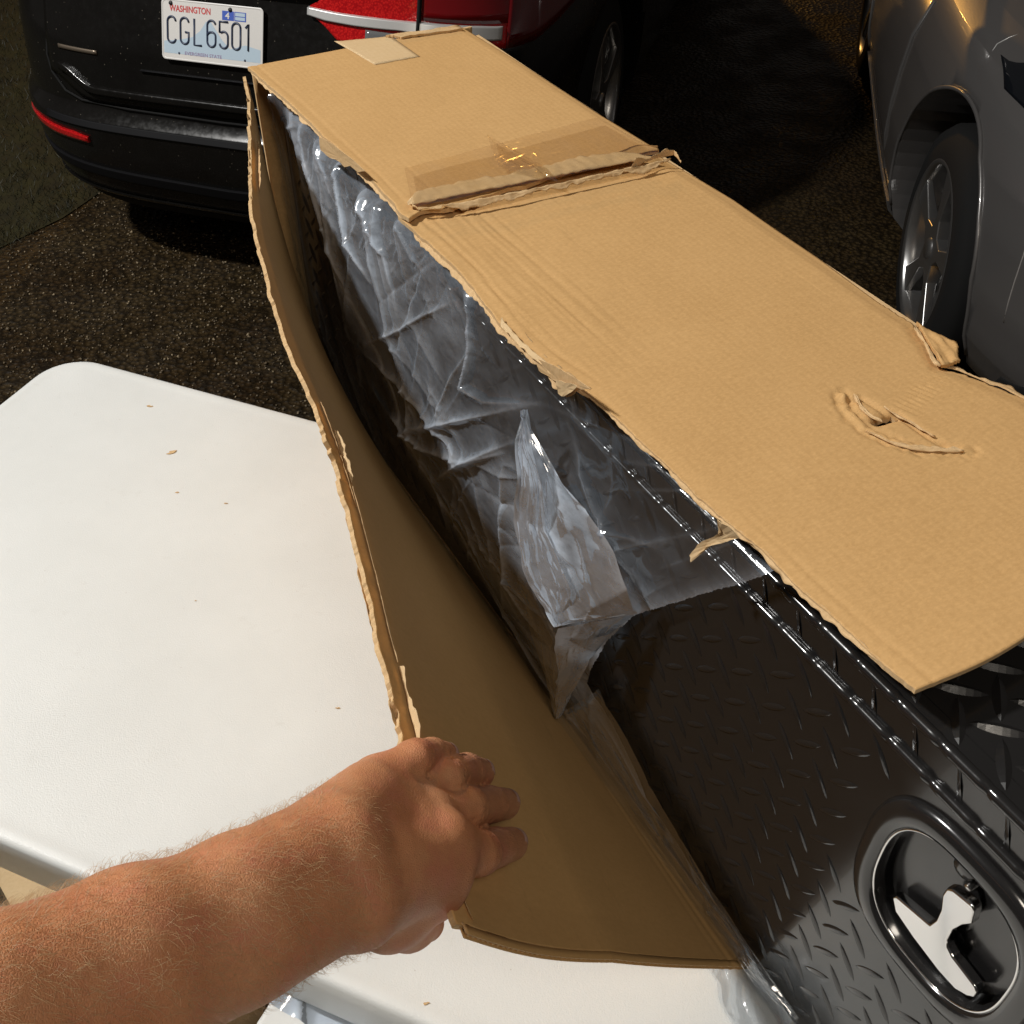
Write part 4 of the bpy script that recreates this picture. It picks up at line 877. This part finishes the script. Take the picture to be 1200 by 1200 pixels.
# thin dark gap round the tailgate
def seam_line(S, pts, off, r, m, par, name='seam'):
    P = [S.end(np.array(float(x)), np.array(float(z)), off) for x, z in pts]; MB().tube(P, r, 6).build(name, m, par, True)
seam_line(S1, [(-.535, 1.0), (-.555, .80), (-.575, .66), (-.565, .615), (-.52, .572), (-.46, .556), (-.30, .552), (0, .549), (.30, .552), (.46, .556)], .004, .0035, M['gap'], suv)
# ---- grey car, seen from its front corner
r2 = np.array([.979, -.205, 0]); r2 /= np.linalg.norm(r2); f2 = np.array([-r2[1], r2[0], 0])
WC = np.array([1.173, 2.655, 0]); FY = .86
GO = WC+r2*.80-f2*FY
gcar = empty('parked_car', tuple(GO), math.atan2(r2[1], r2[0]), label='grey car at the right edge showing its front wheel and fender', cat='car')
S2 = Shell([(.16, .83, .22, 4.3), (.22, .89, .07, 4.42), (.32, .92, .015, 4.48), (.45, .93, .0, 4.5), (.58, .925, .02, 4.5), (.68, .915, .06, 4.48), (.76, .89, .14, 4.42), (.82, .86, .25, 4.38), (.87, .80, .42, 4.34), (.91, .72, .62, 4.3), (.925, .70, .98, 4.28), (1.02, .70, 1.12, 4.2), (1.30, .60, 1.85, 3.7), (1.40, .52, 2.1, 3.4), (1.43, .40, 2.4, 3.1)], 3.4)
V, Fc = S2.rings(.16, 1.43, 26, 260); o = mesh('body', V, Fc, M['paint_grey'], fix=True)
cut(o, [cyl_x(*((.58, 1.1) if sx > 0 else (-1.1, -.58)), y, .335, .40) for sx in (-1, 1) for y in (FY, FY+2.15)]); o.parent = gcar
o.data.materials.clear(); o.data.materials.append(M['paint_grey'])
for sx in (-1, 1):
    wheel(gcar, sx*.748, FY, sx, .33, turn=math.radians(5), wd=.17); wheel(gcar, sx*.79, FY+2.15, sx, .33)
    for y in (FY, FY+2.15): MB().box(sx*.53-.03, sx*.53+.03, y-.45, y+.45, .16, .70).build('wheel_well', M['gap'], gcar)
def side_patch(S, name, ys, zf, m, par, off=.003, ny=30, nz=6, sgn=-1):
    y = np.linspace(*ys, ny); Y, T = np.meshgrid(y, np.linspace(0, 1, nz), indexing='ij'); z0, z1 = zf(Y); Z = z0+(z1-z0)*T
    return slab(name, S.side(Y, Z, sgn, off), S.side(Y, Z, sgn, off-.01), [m, m], par)
for sg in (-1, 1):
    side_patch(S2, 'sill', (FY+.43, FY+1.74), zf_const(.20, .25), M['paint_grey'], gcar, .012, sgn=sg)
    side_patch(S2, 'door', (FY+.62, FY+1.66), zf_const(.27, .78), M['paint_grey'], gcar, .005, sgn=sg)
def side_line(S, pts, off, r, m, par, sg=-1, name='seam'):
    P = [S.side(np.array(float(y)), np.array(float(z)), sg, off) for y, z in pts]; MB().tube(P, r, 6).build(name, m, par, True)
def arch_lip(y, sg):
    pts = [S2.side(np.array(y+.405*math.cos(a)), np.array(.335+.405*math.sin(a)), sg, .001) for a in np.linspace(-.2, math.pi+.2, 50)]
    MB().tube(pts, .006, 8).build('arch_lip', M['paint_grey'], gcar, True)
for sg in (-1, 1): arch_lip(FY, sg); arch_lip(FY+2.15, sg)
seam_line(S2, [(-.716, .66), (-.719, .591), (-.721, .53), (-.721, .482), (-.718, .434)], .0005, .0018, mat('lit_panel_edge', (.55, .52, .5), .3, .6), gcar)  # pale line painted as light caught on the bumper panel gap
for sx in (-1, 1):
    S2.patch('headlight', (.45, .772) if sx > 0 else (-.772, -.45), lambda X: (.755+.045*smoothstep(.45, .772, np.abs(X)), .815+.035*smoothstep(.45, .66, np.abs(X))-.02*smoothstep(.70, .772, np.abs(X))), M['glass_dark'], gcar, .005, 24, 8)
    S2.patch('fog_lamp_recess', (.45, .685) if sx > 0 else (-.685, -.45), lambda X: (.235+0*X, .345-.05*smoothstep(.62, .685, np.abs(X))), M['gap'], gcar, .004, 20, 6)
S2.patch('grille', (-.44, .44), zf_const(.50, .66), M['gap'], gcar, .004, 30, 6)
S2.patch('windscreen', (-.5, .5), zf_const(1.04, 1.27), M['glass_dark'], gcar, .004, 24, 8)
seam_line(S2, [(-.795, .815), (-.775, .835), (-.75, .851), (-.70, .876)], .0004, .0013, M['silver'], gcar, 'hood_seam_glint')  # silver tube standing in for the light caught along the hood gap
for sx in (-1, 1):
    mi_ = MB().tube([(sx*.80, 1.45, .93), (sx*.92, 1.42, .96)], .02, 8).build('mirror_arm', M['trim'], gcar, True)
    V, Fc = lathe([(-.09, .001), (-.085, .045), (-.04, .068), (.04, .07), (.085, .05), (.09, .001)], 20)
    mm = mesh('mirror', [(v[0]+sx*1.0, v[1]*.7+1.42, v[2]+.98) for v in V], Fc, M['paint_grey'], gcar)
# ================================================================== things below the table
FZ = .60
fb = hz(327, 1154, FZ); fb2 = hz(412, 1199, FZ)
def foam():
    t = empty('foam_block', (fb[0], fb[1], 0), math.atan2(fb2[1]-fb[1], fb2[0]-fb[0]), label='tall white foam packing block on the ground against the front edge of the table', cat='foam block')
    o = MB().box(0, 1.25, -.75, 0, 0, FZ).build('block', M['foam'], t); bevel(o, .008, 3)
foam()
def scrap():
    c = hz(300, 1195, .10); t = empty('cardboard_sheet', (c[0]-.14, c[1]+.05, 0), .3, label='flat brown cardboard sheet on the ground left of the white foam block', cat='cardboard')
    U, V_ = np.meshgrid(np.linspace(-.55, .13, 30), np.linspace(-.3, .35, 30), indexing='ij'); P = np.stack([U, V_, .09+.012*fbm(U*5, V_*5, 3, 3)], -1)
    slab('panel', P, P-np.array([0, 0, .004]), [M['card_pale'], M['card_raw']], t)
scrap()
def wrap():
    c = hz(400, 1172, FZ+.05); t = empty('plastic_wrap', (c[0], c[1], 0), -.42, label='crumpled clear plastic wrap tucked between the foam block and the table edge', cat='plastic wrap')
    U, V_ = np.meshgrid(np.linspace(-.07, .30, 110), np.linspace(-.035, .16, 110), indexing='ij')
    Z = FZ+.035+.02*np.clip(ridge(U*7, V_*6, 5), 0, 1)+.012*np.clip(ridge(U*18, V_*15, 6), 0, 1)
    haze(mesh('film', np.stack([U, V_, Z], -1).reshape(-1, 3), grid_faces(110, 110), M['film_thick'], t), 2.4)
wrap()
# ================================================================== the arm and hand
def solve_t(px, tgt, ln, near=True):
    """depth on pixel ray at distance ln from tgt"""
    r = ray(*px); o = CAM-tgt; a = r@r; b = 2*r@o; c = o@o-ln*ln; D = b*b-4*a*c
    if D < 0: return -b/(2*a)
    return (-b+(-1 if near else 1)*math.sqrt(D))/(2*a)
def panel_t(px, off):
    """ray meets the opened panel's inner face, off metres in front of it"""
    r = ray(*px); best = (9, 1)
    for t in np.linspace(.45, .85, 1600):
        p = to_box(CAM+t*r); w, z = pedge(p[1]); ln = math.hypot(w, z); nx, nz = z/ln, -w/ln
        s = (p[0]*w+p[2]*z)/ln/ln; bow = -.010*math.sin(math.pi*min(1, max(0, s)))
        d = (p[0]+.004)*nx+(p[2]-.004)*nz-bow-.002
        if abs(d-off) < best[0]: best = (abs(d-off), t)
    return best[1]
fing = {'pinky': dict(px=[(521, 886), (506, 884), (486, 888), (440, 916)], r=[.0106, .0118, .0134, .0152], ln=[.014, .020, .034]),
        'ring': dict(px=[(562, 906), (547, 903), (522, 911), (472, 932)], r=[.0118, .0130, .0148, .0164], ln=[.017, .026, .040]),
        'middle': dict(px=[(591, 942), (573, 943), (546, 947), (498, 956)], r=[.0124, .0138, .0156, .0170], ln=[.018, .028, .044]),
        'index': dict(px=[(599, 989), (581, 993), (560, 1000), (520, 985)], r=[.0126, .0140, .0160, .0180], ln=[.018, .026, .042])}
for k, f in fing.items():
    t = panel_t(f['px'][0], f['r'][0]*.95); J = [CAM+t*ray(*f['px'][0])]
    for q in range(1, 4):
        tt = solve_t(f['px'][q], J[-1], f['ln'][q-1]); mx = panel_t(f['px'][q], f['r'][q]) if q < 3 else 9
        J.append(CAM+min(tt, mx)*ray(*f['px'][q]))
    f['J'] = J
mcp = [fing[k]['J'][3] for k in ('pinky', 'ring', 'middle', 'index')]
TW = .640
wr_a = campt(392, 972, TW); wr_b = campt(420, 1062, TW); wr_c = campt(407, 1018, TW+.002)
thumb = [campt(442, 1042, .680), campt(455, 1070, .705), campt(478, 1082, .73), campt(499, 1082, .75)]
elbow = CAM+.42*ray(-302, 1352); fore = lambda s, px: None
cones = []   # (a, b, ra, rb, group)
def cone(a, b, ra, rb, g): cones.append((np.array(a), np.array(b), ra, rb, g))
for gi, k in enumerate(('pinky', 'ring', 'middle', 'index')):
    J, r = fing[k]['J'], fing[k]['r']
    cone(J[0], J[1], r[0], r[1], gi); cone(J[1], J[2], r[1], r[2]*.97, gi); cone(J[2], J[3], r[2], r[3]*.9, gi)
wr_pts = [wr_a*(1-q)+wr_b*q for q in (.02, .34, .66, .98)]
for a, b in zip(wr_pts, mcp): cone(a, b, .0225, .0170, 9)
for i in range(3): cone((wr_pts[i]+wr_pts[i+1])/2, (mcp[i]+mcp[i+1])/2, .023, .0140, 9)
def deeper(p, d): v = p-CAM; v = v/np.linalg.norm(v); return p+v*d
cone(deeper(wr_pts[2], .012), deeper((mcp[1]+mcp[2])/2, .014), .020, .014, 9); cone(deeper(wr_pts[3], .012), deeper(mcp[3], .014), .020, .014, 9)
cone(wr_pts[3], thumb[0], .024, .023, 9); cone(thumb[0], thumb[1], .0235, .0215, 9); cone(thumb[1], thumb[2], .0205, .0165, 9); cone(thumb[2], thumb[3], .0160, .0130, 9)
cone(campt(455, 1012, .668), campt(524, 1012, .705), .024, .0185, 9); cone(campt(446, 1035, .675), campt(520, 1034, .710), .023, .0170, 9)
cone(thumb[1], campt(510, 1052, .715), .020, .015, 9)
ax0 = (elbow-wr_c)/np.linalg.norm(elbow-wr_c)
for q in range(3): cone((wr_pts[q]+wr_pts[q+1])/2+ax0*.055, (mcp[q]*.72+(wr_pts[q]+wr_pts[q+1])/2*.28), .0262, .0190, 9)
# forearm: three chains side by side
ax = elbow-wr_c; fl = np.linalg.norm(ax); ax /= fl
side = wr_b-wr_a; side -= ax*(side@ax); side /= np.linalg.norm(side)
for off_ in (-1, 1, 0):
    prev = None
    for s, rr, wd_ in ((0, .0215, .0165), (.12, .0236, .0165), (.25, .0262, .0175), (.45, .0298, .0190), (.70, .0335, .0200), (1.0, .0362, .0190)):
        if off_ == 0: rr *= 1.06
        p = wr_c+ax*fl*s+side*off_*wd_
        if prev is not None: cone(prev[0], p, prev[1], rr, 9)
        prev = (p, rr)
shoulder = np.array([-.30, -.22, 1.52])
cone(elbow, elbow*.5+shoulder*.5, .043, .048, 9); cone(elbow*.5+shoulder*.5, shoulder, .048, .056, 9)
def rc(P, a, b, ra, rb):
    d = b-a; L2 = d@d; t = np.clip((P-a)@d/L2, 0, 1); return np.linalg.norm(P-a-t[:, None]*d, axis=1)-(ra+(rb-ra)*t)
def smin(a, b, k): h = np.clip(.5+.5*(b-a)/k, 0, 1); return b*(1-h)+a*h-k*h*(1-h)
# creases and tendons as small modifiers of the distance
creases = []
for k in ('pinky', 'ring', 'middle', 'index'):
    J, r = fing[k]['J'], fing[k]['r']
    for q, amp in ((2, .0017), (1, .0011)):
        d = (J[q-1]-J[q]); d /= np.linalg.norm(d)
        for o_ in (-.0032, 0, .0032): creases.append((J[q]+d*o_, d, r[q]*1.35, amp*(1 if o_ == 0 else .75), .0008))
tend = [(wr_pts[i]*.45+mcp[i]*.55, mcp[i]*1.0) for i in range(4)]
def sdf(P):
    g = {}
    for a, b, ra, rb, gi in cones:
        d = rc(P, a, b, ra, rb); g[gi] = d if gi not in g else smin(g[gi], d, .0035 if gi < 9 else .013)
    fg = np.minimum(np.minimum(g[0], g[1]), np.minimum(g[2], g[3])); s = smin(fg, g[9], .0095)
    near = s < .02; 
    if near.any():
        Q = P[near]; e = np.zeros(len(Q))
        for c, d, R, amp, sg in creases:
            v = Q-c; x = v@d; rr = np.linalg.norm(v-x[:, None]*d, axis=1); e += amp*np.exp(-(x/sg)**2)*(rr < R*1.1)
        for m_ in mcp: 
            v = np.linalg.norm(Q-(m_+(CAM-m_)/np.linalg.norm(CAM-m_)*.012), axis=1); e -= .0030*np.exp(-(v/.0085)**2)
        for a, b in tend:
            d = rc(Q, a+(CAM-a)/np.linalg.norm(CAM-a)*.019, b+(CAM-b)/np.linalg.norm(CAM-b)*.014, 0, 0); e -= .0013*np.exp(-(d/.0042)**2)
        for i in range(3):
            a = (mcp[i]+mcp[i+1])/2; a = a+(CAM-a)/np.linalg.norm(CAM-a)*.014; b = (a*2+wr_pts[i]+(CAM-wr_pts[i])*.03)/3
            d = rc(Q, a, b, 0, 0); e += .0016*np.exp(-(d/.0055)**2)
        # PIP knuckle pads
        s[near] += e
    return s
def build_arm():
    person = empty('person', (float(elbow[0]), float(elbow[1]), 0), label='bare hairy left forearm and hand pushing the cardboard panel outward', cat='person')
    mb = MB()
    for a, b, ra, rb, g in cones:
        d = b-a; n = np.linalg.norm(d)
        if n < 1e-5: continue
        d = d/n; k = 6; pts = []; R = []
        for q in np.linspace(-math.pi/2, 0, 5)[1:]: pts.append(a+d*ra*math.sin(q)); R.append(ra*math.cos(q))
        for q in np.linspace(0, math.pi/2, 5)[:-1]: pts.append(b+d*rb*math.sin(q)); R.append(rb*math.cos(q))
        # extend caps
        pts = [a-d*ra*.98]+pts+[b+d*rb*.98]; R = [ra*.2]+R+[rb*.2]
        mb.add(*(lambda m_: (m_.V, m_.F))(MB().tube(pts, R, 14)))
    o = mb.build('arm', M['skin'], None, True)
    md = o.modifiers.new('r', 'REMESH'); md.mode = 'VOXEL'; md.voxel_size = .0019
    dg = bpy.context.evaluated_depsgraph_get(); dg.update(); me = bpy.data.meshes.new_from_object(o.evaluated_get(dg)); bpy.data.objects.remove(o)
    n = len(me.vertices); P = np.empty(n*3); me.vertices.foreach_get('co', P); P = P.reshape(-1, 3)
    ed = np.empty(len(me.edges)*2, int); me.edges.foreach_get('vertices', ed); ed = ed.reshape(-1, 2)
    deg = np.bincount(ed.ravel(), minlength=n)[:, None]
    def smooth(P):
        S_ = np.zeros_like(P)
        for k in range(3): S_[:, k] = np.bincount(ed[:, 0], P[ed[:, 1], k], n)+np.bincount(ed[:, 1], P[ed[:, 0], k], n)
        return S_/deg
    def step(P, f=1.):
        e = 1e-4; d = sdf(P); G = np.stack([sdf(P+np.eye(3)[i]*e)-d for i in range(3)], -1)/e
        L_ = np.maximum((G*G).sum(1), .25); return P-f*(d/L_)[:, None]*G, G
    for it in range(4):
        P = P*.4+smooth(P)*.6; P, G = step(P, .95)
    P, G = step(P)
    c = np.array([elbow[0], elbow[1], 0]); me.vertices.foreach_set('co', (P-c).ravel()); me.update()
    me.polygons.foreach_set('use_smooth', [True]*len(me.polygons)); me.materials.clear(); me.materials.append(M['skin'])
    ob = bpy.data.objects.new('arm', me); COL.objects.link(ob); ob.parent = person
    N = G/np.linalg.norm(G, axis=1)[:, None]
    # nails
    for k in ('pinky', 'ring', 'middle', 'index'):
        J, r = fing[k]['J'], fing[k]['r']; d = J[0]-J[1]; d /= np.linalg.norm(d)
        b = to_box(J[0]); w, z = pedge(b[1]); ln = math.hypot(w, z); pn = WV*(z/ln)+np.array([0, 0, -w/ln])
        up = pn-d*(pn@d); up /= np.linalg.norm(up); sd = np.cross(d, up); V = []; nn = 9
        for q in np.linspace(-.35, 1., nn):
            for a in np.linspace(-.82, .82, 9):
                R = r[0]*1.03; x = q*r[0]*.92; prof = math.cos(a)*R*(1-.34*max(0, q)**2)*1.0; rr = R*.86*(1-.10*abs(q)**3)
                V.append(J[0]+d*x+sd*math.sin(a)*rr*(math.sqrt(max(0, 1-max(0, (q-.6)/.45)**2))*.7+.3)+up*(prof+.0004)-c)
        mesh('fingernail', V, grid_faces(nn, 9), M['nail'], ob)
    # hair
    A = wr_c; hairV = []; hairF = []
    rel = (P-A)@ax; cand = np.where((rel > -.035) & (rel < fl*.98))[0]; rg = np.random.default_rng(3)
    dens = np.clip((rel[cand]+.035)/.06, .04, 1); pick = cand[rg.random(len(cand)) < dens*.30]
    for i in pick:
        p = P[i]; nrm = N[i]; t0 = ax*-1.0*.35+np.array([.2, -.2, -.6]); v1 = t0+rg.normal(0, .55, 3); v1 -= nrm*(v1@nrm); v1 /= np.linalg.norm(v1)+1e-9
        Ln = rg.uniform(.0035, .0115)*(.6 if (P[i]-A)@ax < .0 else 1); curl = rg.uniform(-1, 1); sd = np.cross(nrm, v1); pts = []
        for q in np.linspace(0, 1, 6): pts.append(p-nrm*.0004+nrm*Ln*(.50*math.sin(q*1.7))+v1*Ln*.85*q*(1 if q < .5 else 1)+sd*Ln*.35*curl*q*q)
        m_ = MB().tube(pts, [.00008, .00008, .00007, .00006, .00004, .00002], 3, False); b = len(hairV); hairV += m_.V; hairF += [tuple(x+b for x in f) for f in m_.F]
    mesh('arm_hair', [np.array(v)-c for v in hairV], hairF, M['hair'], ob, kind='stuff')
    # short sleeve at the shoulder end
    e2 = elbow*.35+shoulder*.65; d = shoulder-elbow; d /= np.linalg.norm(d)
    MB().tube([e2-c, e2+d*.03-c, e2+d*.10-c, shoulder+d*.04-c, shoulder+d*.07-c], [.070, .071, .075, .078, .05], 28).build('sleeve', M['sleeve'], person, True)
build_arm()
